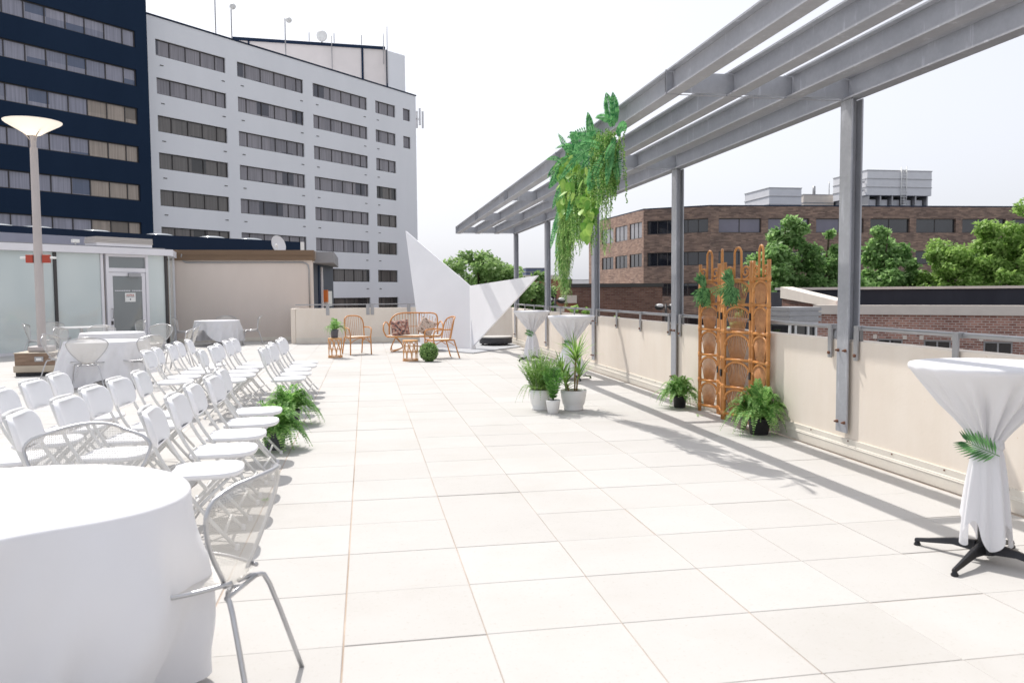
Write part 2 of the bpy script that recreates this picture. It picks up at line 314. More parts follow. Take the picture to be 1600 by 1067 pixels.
# ------------------------------------------------------------------ mesh helpers
class MB:
    def __init__(s): s.v = []; s.f = []; s.mi = []; s.sm = []
    def add(s, vs, fs, mi=0, smooth=False):
        o = len(s.v); s.v += [tuple(p) for p in vs]
        for f in fs: s.f.append(tuple(i+o for i in f)); s.mi.append(mi); s.sm.append(smooth)
        return s
    def box(s, x0, x1, y0, y1, z0, z1, mi=0, rot=0, about=None):
        vs = [(x, y, z) for z in (z0, z1) for x, y in ((x0, y0), (x1, y0), (x1, y1), (x0, y1))]
        if rot:
            ax, ay = about or ((x0+x1)/2, (y0+y1)/2); c, n_ = math.cos(rot), math.sin(rot)
            vs = [(ax+(x-ax)*c-(y-ay)*n_, ay+(x-ax)*n_+(y-ay)*c, z) for x, y, z in vs]
        return s.add(vs, [(3, 2, 1, 0), (4, 5, 6, 7), (0, 1, 5, 4), (1, 2, 6, 5), (2, 3, 7, 6), (3, 0, 4, 7)], mi)
    def beam(s, a, b, w, h, mi=0, upv=(0, 0, 1)):        # box along a-b
        a, b = Vector(a), Vector(b); d = (b-a).normalized(); u = Vector(upv)
        sd = d.cross(u).normalized()*w/2; uu = sd.cross(d).normalized()*h/2
        vs = [p+i*sd+j*uu for p in (a, b) for i, j in ((-1, -1), (1, -1), (1, 1), (-1, 1))]
        return s.add(vs, [(3, 2, 1, 0), (4, 5, 6, 7), (0, 1, 5, 4), (1, 2, 6, 5), (2, 3, 7, 6), (3, 0, 4, 7)], mi)
    def tube(s, pts, r, seg=8, closed=False, mi=0, r1=None):
        pts = [Vector(p) for p in pts]; n = len(pts)
        if n < 2: return s
        rs = r if isinstance(r, (list, tuple)) else [r + ((r1-r)*i/(n-1) if r1 is not None else 0) for i in range(n)]
        ref = None; rings = []
        for i, p in enumerate(pts):
            if closed: t = pts[(i+1) % n]-pts[i-1]
            else: t = pts[min(i+1, n-1)]-pts[max(i-1, 0)]
            if t.length < 1e-9: t = Vector((0, 0, 1))
            t.normalize()
            if ref is None: ref = Vector((0, 0, 1)) if abs(t.z) < 0.9 else Vector((1, 0, 0))
            a = (ref - t*ref.dot(t))
            if a.length < 1e-6: a = t.orthogonal()
            a.normalize(); ref = a; b = t.cross(a)
            rings.append([p + (a*math.cos(2*PI*k/seg)+b*math.sin(2*PI*k/seg))*rs[i] for k in range(seg)])
        vs = [q for rg in rings for q in rg]; fs = []
        for i in range(n if closed else n-1):
            j = (i+1) % n
            for k in range(seg):
                k2 = (k+1) % seg
                fs.append((i*seg+k, i*seg+k2, j*seg+k2, j*seg+k))
        if not closed:
            fs.append(tuple(range(seg))[::-1]); fs.append(tuple((n-1)*seg+k for k in range(seg)))
        return s.add(vs, fs, mi, True)
    def lathe(s, prof, c=(0, 0), seg=32, mi=0, capb=True, capt=True, fn=None, smooth=True):
        vs = []; fs = []; n = len(prof)
        for i, (r, z) in enumerate(prof):
            for k in range(seg):
                a = 2*PI*k/seg
                rr, zz = (r, z) if fn is None else fn(i, r, z, a)
                vs.append((c[0]+rr*math.cos(a), c[1]+rr*math.sin(a), zz))
        for i in range(n-1):
            for k in range(seg):
                k2 = (k+1) % seg; fs.append((i*seg+k, i*seg+k2, (i+1)*seg+k2, (i+1)*seg+k))
        s.add(vs, fs, mi, smooth)
        if capb and prof[0][0] > 1e-4: s.add(vs[:seg], [tuple(range(seg))[::-1]], mi)
        if capt and prof[-1][0] > 1e-4: s.add(vs[-seg:], [tuple(range(seg))], mi)
        return s
    def prism(s, poly, z0, z1, mi=0):
        n = len(poly); vs = [(x, y, z0) for x, y in poly]+[(x, y, z1) for x, y in poly]
        return s.add(vs, [tuple(range(n))[::-1], tuple(range(n, 2*n))]+[(i, (i+1) % n, n+(i+1) % n, n+i) for i in range(n)], mi)
    def slab(s, poly, th, mi=0):          # 3-D polygon with thickness
        P = [Vector(p) for p in poly]; nn = (P[1]-P[0]).cross(P[2]-P[0]).normalized()*th; n = len(P)
        vs = P+[p-nn for p in P]
        return s.add(vs, [tuple(range(n)), tuple(range(n, 2*n))[::-1]]+[(i, n+i, n+(i+1) % n, (i+1) % n) for i in range(n)], mi)
    def grid(s, fn, nu, nv, mi=0, closed=False, smooth=True):
        vs = [fn(i/nu, j/nv) for j in range(nv+1) for i in range(nu+(0 if closed else 1))]
        W = nu if closed else nu+1
        fs = [(j*W+i, j*W+(i+1) % W, (j+1)*W+(i+1) % W, (j+1)*W+i) for j in range(nv) for i in range(nu)]
        return s.add(vs, fs, mi, smooth)
    def sphere(s, c, r, seg=12, rg=8, mi=0, sc=(1, 1, 1)):
        return s.grid(lambda u, v: (c[0]+r*sc[0]*math.sin(v*PI)*math.cos(2*PI*u), c[1]+r*sc[1]*math.sin(v*PI)*math.sin(2*PI*u), c[2]-r*sc[2]*math.cos(v*PI)), seg, rg, mi, True)
    def leaf(s, p, d, n_, L, W, mi=0, fold=0.0):      # pointed blade, 2 tris sharing the rib
        sd = d.cross(n_)
        if sd.length < 1e-6: sd = d.orthogonal()
        sd.normalize(); m = p+d*L*0.45
        return s.add([p, m+sd*W/2+n_*fold, p+d*L, m-sd*W/2+n_*fold], [(0, 1, 2), (0, 2, 3)], mi)
    def build(s, name, mats, parent=None, uv=False, bevel=0):
        me = bpy.data.meshes.new(name)
        off = Vector((0, 0, 0)); inv = None
        if parent is not None:
            mw = Matrix.Identity(4); q = parent; chain = []
            while q is not None: chain.append(q); q = q.parent
            for q in reversed(chain): mw = mw @ q.matrix_basis
            inv = mw.inverted()
            vs = [tuple(inv @ Vector(p)) for p in s.v]
        else: vs = s.v
        me.from_pydata(vs, [], s.f)
        if not isinstance(mats, (list, tuple)): mats = [mats]
        for m in mats: me.materials.append(m if not isinstance(m, str) else M[m])
        me.polygons.foreach_set('material_index', s.mi); me.polygons.foreach_set('use_smooth', s.sm)
        if uv:
            ul = me.uv_layers.new(name='UVMap'); dat = [0.0]*(2*len(me.loops)); li = 0
            for f in s.f:
                a, b, c = (Vector(s.v[f[0]]), Vector(s.v[f[1]]), Vector(s.v[f[2]]))
                nn = (b-a).cross(c-a)
                if nn.length > 0: nn.normalize()
                if abs(nn.z) < 0.8:
                    t = Vector((-nn.y, nn.x, 0)); t.normalize()
                    for i in f:
                        p = Vector(s.v[i]); dat[li] = p.dot(t); dat[li+1] = p.z; li += 2
                else:
                    for i in f: dat[li] = s.v[i][0]; dat[li+1] = s.v[i][1]; li += 2
            ul.data.foreach_set('uv', dat)
        me.update()
        o = bpy.data.objects.new(name, me); COL.objects.link(o)
        if parent is not None: o.parent = parent
        if bevel:
            md = o.modifiers.new('bevel', 'BEVEL'); md.width = bevel; md.segments = 2; md.limit_method = 'ANGLE'
        return o
def tag(o, label, cat, group=None, kind=None):
    if label: o['label'] = label
    if cat: o['category'] = cat
    if group: o['group'] = group
    if kind: o['kind'] = kind
    return o
def thing(name, label, cat, loc=(0, 0, 0), rz=0, group=None):
    o = bpy.data.objects.new(name, None); COL.objects.link(o); o.empty_display_size = 0.2
    o.location = loc; o.rotation_euler = (0, 0, rz)
    bl = Matrix.Translation(loc) @ Matrix.Rotation(rz, 4, 'Z')
    o.matrix_basis = bl
    return tag(o, label, cat, group)
def struct(name, mb, mat, uv=False):
    o = mb.build(name, mat, None, uv); o['kind'] = 'structure'; return o
KIDS = {}
def kids(o):
    return [c for c in bpy.data.objects if c.parent == o]
def dup(root, loc, rz, label=None, group=None):
    def rec(o, par):
        c = o.copy(); COL.objects.link(c); c.parent = par
        for ch in kids(o): rec(ch, c)
        return c
    r = rec(root, None); r.location = loc; r.rotation_euler = (0, 0, rz)
    if label: r['label'] = label
    if group: r['group'] = group
    return r
def rnd(a, b): return random.uniform(a, b)
def rdir():
    while True:
        v = Vector((rnd(-1, 1), rnd(-1, 1), rnd(-1, 1)))
        if 0.05 < v.length < 1: return v.normalized()
def arc(c, r, a0, a1, n, plane='xz'):
    o = []
    for i in range(n+1):
        a = a0+(a1-a0)*i/n; x, z = r*math.cos(a), r*math.sin(a)
        o.append((c[0]+x, c[1], c[2]+z) if plane == 'xz' else (c[0]+x, c[1]+z, c[2]) if plane == 'xy' else (c[0], c[1]+x, c[2]+z))
    return o
def smooth_path(pts, sub=5):
    P = [Vector(p) for p in pts]; o = []
    for i in range(len(P)-1):
        p0, p1, p2, p3 = P[max(i-1, 0)], P[i], P[i+1], P[min(i+2, len(P)-1)]
        for k in range(sub):
            t = k/sub
            o.append(0.5*((2*p1)+(p2-p0)*t+(2*p0-5*p1+4*p2-p3)*t*t+(3*p1-p0-3*p2+p3)*t**3))
    o.append(P[-1]); return o
# ================================================================== ground, terrace
mb = MB(); mb.add([(-900, -300, -9), (900, -300, -9), (900, 1500, -9), (-900, 1500, -9)], [(0, 1, 2, 3)]); struct('ground', mb, 'lawn')
mb = MB(); mb.box(-60, 90, 29.5, 47, -9.5, -8.98); mb.box(4.6, 60, -30, 29.49, -9.5, -8.984); struct('road', mb, 'asphalt')
GX, GY, T = -0.117, 3.3997, 0.6096
WX = 4.2                     # inner face of the side wall
BY = 25.0                    # inner face of the back parapet
mb = MB(); mb.box(-16, 4.165, -6, 27.0, -0.6, -0.0035); mb.box(4.1655, 4.186, -6, 23.4, -0.6, -0.05); struct('terrace_bed', mb, 'joint')
mb = MB(); random.seed(3)
for i in range(-25, 8):
    for j in range(-16, 39):
        x0, y0 = GX+i*T, GY+j*T
        g = 0.0019
        gl = 0.0034 if i in (0, -1) else g+rnd(-0.0008, 0.0012); gr = 0.0034 if i in (-1, -2) else g+rnd(-0.0008, 0.0012)
        x1 = min(x0+T-gr, 4.165); x0 += gl
        if x1-x0 < 0.03: continue
        ya, yb = y0+g+rnd(-0.001, 0.0018), y0+T-g-rnd(-0.001, 0.0018)
        if (x0 > -2.0 and ya > 24.85) or ya > 26.75 or x1 < -13: continue
        yb = min(yb, 24.86 if x0 > -2.0 else 26.8)
        if yb-ya < 0.03: continue
        z = rnd(-0.0015, 0.0015); b = 0.0022
        vs = [(x0, ya, -0.03), (x1, ya, -0.03), (x1, yb, -0.03), (x0, yb, -0.03),
              (x0, ya, z-b), (x1, ya, z-b), (x1, yb, z-b), (x0, yb, z-b),
              (x0+b, ya+b, z), (x1-b, ya+b, z), (x1-b, yb-b, z), (x0+b, yb-b, z)]
        fs = [(8, 9, 10, 11)]
        for k in range(4):
            k2 = (k+1) % 4; fs += [(k, k2, 4+k2, 4+k), (4+k, 4+k2, 8+k2, 8+k)]
        mb.add(vs, fs)
struct('terrace_paving', mb, 'paver')
mb = MB(); mb.prism([(1.35, 22.9), (1.75, 20.9), (2.55, 19.55), (4.12, 21.55), (4.12, 23.3), (3.2, 24.8), (1.35, 24.85)], 0.002, 0.028)
struct('concrete_pad', mb, 'pad')

# building under the terrace
mb = MB(); mb.box(-40, 4.55, -12, 29.3, -9, -0.62); mb.box(4.19, 4.55, -12, 25.3, -0.619, -0.02); struct('podium', mb, 'cream')

# ================================================================== side parapet
def bracket(parent, y):
    b = MB(); b.box(WX-0.02, WX-0.002, y-0.028, y+0.028, 0.86, 1.165)
    b.box(WX-0.002, WX+0.06, y-0.028, y+0.028, 1.12, 1.165)
    o = b.build('bracket', 'steel', parent, bevel=0.003)
    c = MB(); c.lathe([(0.014, 0), (0.016, 0.012), (0.008, 0.018)], seg=8)
    c.v = [(WX-0.02-z, y+x, 0.905+yy) for x, yy, z in c.v]
    c.build('bolt', 'bolt', o)
pw = thing('parapet_wall', 'long cream rendered parapet wall carrying the steel posts along the right of the terrace', 'wall', (WX, 8, 0))
mb = MB(); mb.box(WX+0.012, WX+0.16, -6, 23.5, 0.10, 1.03); mb.build('wall_panel', 'cream', pw, bevel=0.012)
mb = MB()
mb.box(WX-0.004, WX+0.012, -6, 23.4, 0.105, 0.155); mb.box(WX-0.012, WX+0.012, -6, 23.4, 0.0, 0.10)
mb.add([(WX-0.016, -6, 0.085), (WX-0.016, 23.4, 0.085), (WX-0.004, 23.4, 0.106), (WX-0.004, -6, 0.106)], [(0, 3, 2, 1)])
mb.build('base_flashing', 'flash', pw)
mb = MB(); y = -5.7
while y < 23.3:
    mb.lathe([(0.007, 0), (0.008, 0.005)], seg=6)
    k = len(mb.v)-12; mb.v[k:] = [(WX-0.006-zz, y+xx, 0.14+yy) for xx, yy, zz in mb.v[k:]]
    y += 0.61
mb.build('screws', 'bolt', pw)
PY = [-1.46+4.03*k for k in range(7)]       # -1.46 2.57 6.60 10.63 14.66 18.69 22.72
hr = MB()
for k in range(6):
    a, b = PY[k]+0.2, PY[k+1]-0.2
    hr.tube([(WX+0.035, a, 0.93), (WX+0.035, a, 1.143), (WX+0.035, b, 1.143), (WX+0.035, b, 0.93)], 0.02, 8)
hr.build('handrail', 'steel', pw)
for k in range(6):
    a, b = PY[k]+0.2, PY[k+1]-0.2
    for yy in (a, a+(b-a)/3, a+2*(b-a)/3, b): bracket(pw, yy)

bp = thing('parapet_wall', 'cream back parapet wall behind the rattan settee, with grey handrail', 'wall', (0, BY, 0))
mb = MB(); mb.box(-2.06, 3.2, BY, BY+0.16, -0.03, 1.05); mb.build('wall_panel', 'cream', bp, bevel=0.012)
mb = MB(); mb.add([(3.2, BY, -0.03), (4.212, 23.42, -0.03), (4.33, 23.5, -0.03), (3.32, BY+0.159, -0.03), (3.2, BY, 1.045), (4.212, 23.42, 1.045), (4.33, 23.5, 1.045), (3.32, BY+0.159, 1.045)],
     [(0, 1, 5, 4), (1, 2, 6, 5), (2, 3, 7, 6), (3, 0, 4, 7), (4, 5, 6, 7)]); mb.build('angled_panel', 'cream', bp)
mb = MB(); mb.box(-2.06, 3.2, BY-0.02, BY-0.001, 0, 0.17); mb.build('base_flashing', 'flash', bp)
mb = MB(); mb.box(-2.06, 3.1, BY+0.03, BY+0.07, 1.145, 1.175); mb.build('handrail', 'steel', bp)
for x in (-1.12, 0.07, 0.2, 1.3, 2.4):
    mb = MB(); mb.box(x-0.05, x+0.05, BY-0.015, BY-0.001, 0.84, 1.16); mb.box(x-0.05, x+0.05, BY-0.001, BY+0.03, 1.12, 1.16); o = mb.build('bracket', 'steel', bp)
lp = thing('parapet_wall', 'short return of cream parapet where the beige wall meets the terrace', 'wall', (-2.05, 26, 0))
mb = MB(); mb.box(-2.2, -2.065, BY, 26.9, -0.03, 1.048); mb.build('wall_panel', 'cream', lp, bevel=0.01)

# ================================================================== steel pergola
pg = thing('steel_pergola', 'galvanised steel pergola of four long beams on posts over the right wall', 'pergola', (3.3, 8, 0))
BX = [2.585, 3.125, 3.665, 4.205]; ZB, ZT = 3.13, 3.33
def ibeam(x, ya, yb, z0=ZB, z1=ZT, w=0.125, t=0.014):
    b = MB(); b.box(x-w/2, x+w/2, ya, yb, z0, z0+t); b.box(x-w/2, x+w/2, ya, yb, z1-t, z1); b.box(x-0.006, x+0.006, ya, yb, z0+t+0.0005, z1-t-0.0005)
    return b
for bi, x in enumerate(BX):
    for k in range(6):
        b = ibeam(x, PY[k]+0.012, PY[k+1]-0.012)
        # splice plates at the joints
        b.box(x+0.0061, x+0.06, PY[k]+0.013, PY[k]+0.025, ZB+0.02, ZT-0.02)
        o = b.build('beam', 'galv', pg)
for k in range(7):
    b = MB(); y = PY[k]
    e = BX[0]-0.072, BX[3]+0.06
    b.box(e[0], e[1], y-0.007, y+0.007, ZB+0.016, ZT-0.016)
    b.box(e[0]+0.004, e[1], y-0.011, y+0.011, ZB-0.0035, ZB-0.0005)
    b.box(e[0], e[0]+0.012, y-0.011, y+0.011, ZB, ZT)
    o = b.build('cross_plate', 'galv', pg)
    c = MB()
    for x in BX:
        for z in (ZB+0.07, ZB+0.12, ZB+0.17):
            c.box(x+0.02, x+0.036, y+0.026, y+0.04, z-0.009, z+0.009)
    c.build('splice_bolts', 'galv', o)
for k in range(7):
    y = PY[k]-0.03; b = MB(); hw = 0.085
    b.box(4.165, 4.18, y-hw, y+hw, 0.21, ZB-0.004)                       # inner flange, runs down the face of the wall
    b.box(4.181, 4.262, y-0.006, y+0.006, 1.034, ZB-0.004); b.box(4.263, 4.277, y-hw, y+hw, 1.034, ZB-0.004)
    o = b.build('post', 'galv', pg, bevel=0.002)
    c = MB()
    for z in (0.3, 0.94):
        for s in (-0.055, 0.055):
            m = len(c.v); c.lathe([(0.014, 0), (0.014, 0.016), (0.008, 0.018), (0.008, 0.034)], seg=8)
            c.v[m:] = [(4.165-zz, y+s+xx, z+yy) for xx, yy, zz in c.v[m:]]
    c.build('bolts', 'bolt', o)

# ================================================================== sculpture
B_, T_, P_ = Vector((2.70, 21.0, 0.028)), Vector((2.755, 21.5, 1.66)), Vector((3.875, 18.0, 1.855))
L_ = Vector((1.47, 22.3, 0.028))
sc_ = thing('steel_sculpture', 'tall angular white folded steel sculpture with one pointed wing', 'sculpture', (2.6, 21.2, 0))
# apex and upper left edge lie in the plane of the big plate
n1 = (T_-B_).cross(L_-B_).normalized()
def onplane(x, z): return Vector((x, B_.y+(-(n1.x*(x-B_.x)+n1.z*(z-B_.z)))/n1.y, z))
apex = onplane(1.17, 3.28)
mb = MB(); mb.slab([L_, B_, T_, apex], 0.05); mb.build('main_plate', 'white_metal', sc_, bevel=0.004)
W0 = B_+Vector((0.02, -0.012, 0)); 
mb = MB(); mb.slab([B_+Vector((0.012, -0.02, 0)), P_, T_+Vector((0.01, -0.012, 0))], -0.04); mb.build('wing_plate', 'white_metal', sc_, bevel=0.004)
mb = MB(); mb.slab([B_+Vector((-0.05, -0.25, 0)), B_+Vector((0.1, -0.1, 0)), T_+Vector((0, -0.03, -0.25))], -0.012); mb.build('fold_strip', 'white_metal', sc_)

pd = thing('round_plinth', 'low round dark plinth with pale concrete top in the far corner', 'plinth', (3.56, 22.35, 0.028))
mb = MB(); mb.lathe([(0.44, 0.075), (0.455, 0.085), (0.455, 0.225), (0.44, 0.235)], (3.56, 22.35), 48); mb.build('drum', 'dark_disc', pd)
mb = MB(); mb.lathe([(0.455, 0.236), (0.465, 0.24), (0.465, 0.262), (0.45, 0.27)], (3.56, 22.35), 48); mb.build('top', 'conc_top', pd)
for a in range(5):
    mb = MB(); mb.lathe([(0.035, 0.028), (0.035, 0.076)], (3.56+0.36*math.cos(a*1.257+.4), 22.35+0.36*math.sin(a*1.257+.4)), 10); mb.build('foot', 'dark_disc', pd)

# ================================================================== folding chairs  (local: faces +x, front tip of seat at x=0)
def rrect(w, h, r, n=5):
    o = []
    for cx_, cy_, a0 in ((w/2-r, h/2-r, 0), (-w/2+r, h/2-r, PI/2), (-w/2+r, -h/2+r, PI), (w/2-r, -h/2+r, 1.5*PI)):
        for k in range(n+1):
            a = a0+PI/2*k/n; o.append((cx_+r*math.cos(a), cy_+r*math.sin(a)))
    return o
def folding_chair():
    t = thing('folding_chair', '', 'chair')
    # seat: D-shaped plastic pan
    outl = []
    for k in range(33):
        a = -PI/2+PI*k/32
        outl.append((-0.15+0.15*math.copysign(abs(math.cos(a))**0.8, math.cos(a)), 0.205*math.copysign(abs(math.sin(a))**0.75, math.sin(a))))
    outl += [(-0.38, 0.19), (-0.405, 0.165), (-0.405, -0.165), (-0.38, -0.19)]
    b = MB(); n = len(outl)
    def zf(x): return 0.445+0.10*max(0, -0.30-x)*0+0.012*(1 if x > -0.05 else 0)*0
    rings = [(0.97, 0.415), (1.0, 0.425), (1.0, 0.438), (0.975, 0.447), (0.9, 0.445), (0.5, 0.436), (0.0001, 0.434)]
    vs = []
    for s_, z in rings:
        for x, y in outl: vs.append((-0.2+(x+0.2)*s_, y*s_, z+(-0.02*(x+0.2))*-1*0.6))
    fs = [(i*n+k, i*n+(k+1) % n, (i+1)*n+(k+1) % n, (i+1)*n+k) for i in range(len(rings)-1) for k in range(n)]
    fs.append(tuple(range(n))[::-1]); b.add(vs, fs, 0, True); b.build('seat', 'white_plastic', t)
    # backrest: curved cup with thick rim
    b = MB(); c = rrect(0.435, 0.215, 0.075); n = len(c); vs = []
    cx_, cz_ = -0.49, 0.705; lean = 0.27
    def P(u, v, d): # u across (y), v up along the lean, d thickness
        curve = 0.055*(u/0.22)**2
        return (cx_-lean*v+d+curve-0.04, u, cz_+v)
    for s_, d in ((0.86, 0.0), (0.93, -0.002), (0.985, -0.012), (1.0, -0.024), (0.985, -0.034), (0.93, -0.036)):
        for u, v in c: vs.append(P(u*s_, v*s_, d+0.03))
    fs = [(i*n+k, i*n+(k+1) % n, (i+1)*n+(k+1) % n, (i+1)*n+k) for i in range(5) for k in range(n)]
    b.add(vs, fs, 0, True)
    for d, flip in ((0.03, 0), (-0.006, 1)):
        s_ = 0.86 if not flip else 0.93
        b.grid(lambda i, j, s_=s_, d=d: P((i-0.5)*0.435*s_*min(1, 1.0-0.28*max(0, abs(j-0.5)*2-0.55)), (j-0.5)*0.215*s_, d), 10, 8)
    b.build('backrest', 'white_plastic', t)
    for s in (-1, 1):
        y = 0.185*s; b = MB()
        b.tube(smooth_path([(-0.535, y*0.93, 0.80), (-0.45, y*1.02, 0.58), (-0.36, y*1.06, 0.43), (-0.16, y*1.1, 0.16), (-0.035, y*1.12, 0.012)], 3), 0.0115, 7)
        o = b.build('leg', 'white_frame', t)
        b = MB(); b.lathe([(0.015, 0.0), (0.015, 0.03)], (-0.033, y*1.12), 8); b.build('rubber_foot', 'white_plastic', o)
        b = MB(); b.tube([(-0.06, y*0.92, 0.425), (-0.20, y*0.93, 0.29), (-0.47, y*0.97, 0.012)], 0.011, 7)
        o = b.build('leg', 'white_frame', t)
        b = MB(); b.lathe([(0.0145, 0.0), (0.0145, 0.03)], (-0.472, y*0.97), 8); b.build('rubber_foot', 'white_plastic', o)
    for p_, q_ in (((-0.42, -0.175, 0.07), (-0.42, 0.175, 0.07)), ((-0.10, -0.2, 0.10), (-0.10, 0.2, 0.10)), ((-0.37, -0.19, 0.43), (-0.37, 0.19, 0.43))):
        b = MB(); b.tube([p_, q_], 0.009, 6); b.build('stretcher', 'white_frame', t)
    b = MB(); b.tube([(-0.535, -0.172, 0.80), (-0.545, -0.15, 0.815), (-0.56, 0, 0.817), (-0.545, 0.15, 0.815), (-0.535, 0.172, 0.80)], 0.0115, 7)
    b.build('back_frame', 'white_frame', t)
    return t
ords = ['nearest', 'second nearest', 'middle', 'second farthest', 'farthest']
rows = [('front row', -0.735, 'beside the open aisle paving'), ('second row', -1.425, 'between the front and rear rows'), ('rear row', -2.07, 'closest to the cloth-covered tables')]
near_y = [5.05, 5.66, 6.28, 6.88, 7.5]; far_y = [10.3, 10.87, 11.47, 12.08, 12.66]
proto = folding_chair(); used = False; random.seed(11)
for bname, ys in (('near block', near_y), ('far block', far_y)):
    for rname, x, extra in rows:
        for k, y in enumerate(ys):
            lab = 'white folding chair, %s of the %s in the %s of seats' % (ords[k], rname, bname)
            grp = 'white folding chairs set out in rows'
            loc = (x+rnd(-0.025, 0.025), y+rnd(-0.025, 0.025), 0); rz = R(rnd(-4, 4))
            if not used:
                proto.location = loc; proto.rotation_euler = (0, 0, rz); proto['label'] = lab; proto['group'] = grp; used = True
            else: dup(proto, loc, rz, lab, grp)

# ================================================================== wire-mesh chairs (local: faces +y, seat centre at origin)
def wire_chair():
    t = thing('mesh_chair', '', 'chair')
    def back(u, v):     # u -1..1 across, v 0..1 up
        w = 0.085+0.205*math.sin(min(1, v/0.86)*PI/2)**1.15 if v < 0.86 else 0.29*math.sqrt(max(0, 1-((v-0.86)/0.14)**2*0.55))
        z = 0.43+0.41*v - 0.035*(abs(u)**2.2)*v
        y = -0.2-0.13*v + 0.10*(u*u)*(0.25+0.75*v)
        return (u*w, y, z)
    L = [back(-1, i/12) for i in range(11)]+[back(-0.97+1.94*i/16, 1.0) if 0 < i < 16 else back(-1 if i == 0 else 1, 0.95) for i in range(17)]+[back(1, i/12) for i in range(10, -1, -1)]
    b = MB(); b.tube(smooth_path(L, 2), 0.0088, 7); b.build('back_frame', 'silver', t)
    b = MB(); b.grid(lambda i, j: back((i-0.5)*1.98, j), 12, 14); o = b.build('back_mesh', 'wire_mesh', t, uv=False)
    me = o.data; ul = me.uv_layers.new(name='UVMap')
    for lp_ in me.loops:
        p = me.vertices[lp_.vertex_index].co; ul.data[lp_.index].uv = (p.x, p.z)
    def seat(u, v):     # v 0 back .. 1 front
        w = 0.1+0.15*math.sin(min(1, v*1.5)*PI/2) - 0.07*max(0, (v-0.75)/0.25)**2
        return (u*w, -0.21+0.42*v, 0.44+0.012*(u*u)-0.015*math.sin(v*PI)-0.02*max(0, v-0.85)/0.15)
    b = MB(); pts = [seat(-1, i/10) for i in range(11)]+[seat(-0.5+i*0.5, 1.02) for i in range(3)]+[seat(1, i/10) for i in range(10, -1, -1)]
    b.tube(smooth_path(pts, 2), 0.0088, 7); b.build('seat_frame', 'silver', t)
    b = MB(); b.grid(lambda i, j: seat((i-0.5)*1.98, j), 10, 10); o = b.build('seat_mesh', 'wire_mesh', t)
    me = o.data; ul = me.uv_layers.new(name='UVMap')
    for lp_ in me.loops:
        p = me.vertices[lp_.vertex_index].co; ul.data[lp_.index].uv = (p.x, p.y)
    for s in (-1, 1):
        b = MB(); b.tube(smooth_path([(0.03*s, -0.17, 0.415), (0.12*s, -0.2, 0.405), (0.155*s, -0.235, 0.36), (0.225*s, -0.33, 0.0)], 3), 0.0098, 7); b.build('leg', 'silver', t)
        b = MB(); b.tube(smooth_path([(0.03*s, 0.12, 0.41), (0.17*s, 0.15, 0.405), (0.205*s, 0.17, 0.36), (0.24*s, 0.24, 0.0)], 3), 0.0098, 7); b.build('leg', 'silver', t)
    b = MB(); b.tube([(-0.13, -0.2, 0.405), (0.13, -0.2, 0.405)], 0.009, 6); b.tube([(-0.17, 0.15, 0.407), (0.17, 0.15, 0.407)], 0.009, 6); b.tube([(0, -0.2, 0.402), (0, 0.15, 0.404)], 0.009, 6); b.build('under_frame', 'silver', t)
    return t
wproto = wire_chair(); wused = False
def place_wire(x, y, face, lab):      # face = heading in degrees (0 = +x, 90 = +y)
    global wused
    rz = R(face-90); grp = 'silver mesh patio chairs around the tables'
    if not wused:
        wproto.location = (x, y, 0); wproto.rotation_euler = (0, 0, rz); wproto['label'] = lab; wproto['group'] = grp; wused = True
    else: dup(wproto, (x, y, 0), rz, lab, grp)

# ================================================================== round patio tables and cloths
def table_base(t, x, y, top=0.72, r=0.58, mat='silver'):
    b = MB(); b.lathe([(r, top-0.022), (r+0.006, top-0.012), (r, top)], (x, y), 48); b.build('tabletop', mat, t)
    b = MB(); b.lathe([(0.035, 0.08), (0.035, top-0.0225)], (x, y), 16); b.lathe([(0.07, 0.03), (0.05, 0.09)], (x, y), 16); b.build('column', 'silver', t)
    for k in range(4):
        a = PI/4+k*PI/2; b = MB()
        b.tube(smooth_path([(x+0.04*math.cos(a), y+0.04*math.sin(a), 0.08), (x+0.2*math.cos(a), y+0.2*math.sin(a), 0.05), (x+0.36*math.cos(a), y+0.36*math.sin(a), 0.015)], 4), 0.015, 8)
        b.build('leg', 'silver', t)
def cloth(x, y, r, hem, lab, seed=0, flare=0.1, folds=9, top=0.735, rfun=None, lift=None, grp='white tablecloths on round tables', bulge=None, sharp=0.6, famp=0.06):
    rr = random.Random(seed); ph = [rr.uniform(0, 6.28) for _ in range(5)]
    def rim(a): return r*(rfun(a) if rfun else 1)
    def f(u, v):
        a = 2*PI*u
        if v < 0.28:            # top
            s = v/0.28; ra = (rim(a)-0.015)*s; z = top
            return (x+ra*math.cos(a), y+ra*math.sin(a), z)
        s = (v-0.28)/0.72
        fold = 0.5*math.sin(folds*a+ph[1])+0.3*math.sin((folds+5)*a+ph[2])+0.35*math.sin(4*a+ph[3])
        if s < 0.05:
            th = s/0.05*PI/2; ra = rim(a)-0.015+0.015*math.sin(th)
            return (x+ra*math.cos(a), y+ra*math.sin(a), top-0.015*(1-math.cos(th)))
        s = (s-0.05)/0.95; top_ = top-0.015
        fold += sharp*abs(math.sin(3.5*a+ph[0]))**9*1.3-sharp*0.5*abs(math.sin(5.5*a+ph[2]))**7
        ra = rim(a)+s*flare*(0.75+0.5*math.sin(4*a+ph[4]))+fold*famp*min(1, s*3)*(0.35+s)+0.008*math.sin(23*a+9*s+ph[2])*min(1, s*3)
        if bulge: ra += bulge(a, s)
        h = hem(a) if callable(hem) else hem
        if lift: h += lift(a)
        z = top_-(top_-h)*s
        return (x+ra*math.cos(a), y+ra*math.sin(a), max(z, 0.006))
    b = MB(); b.grid(f, 176, 72, 0, True)
    o = b.build('tablecloth', 'cloth', None)
    tag(o, lab, 'tablecloth', grp); return o
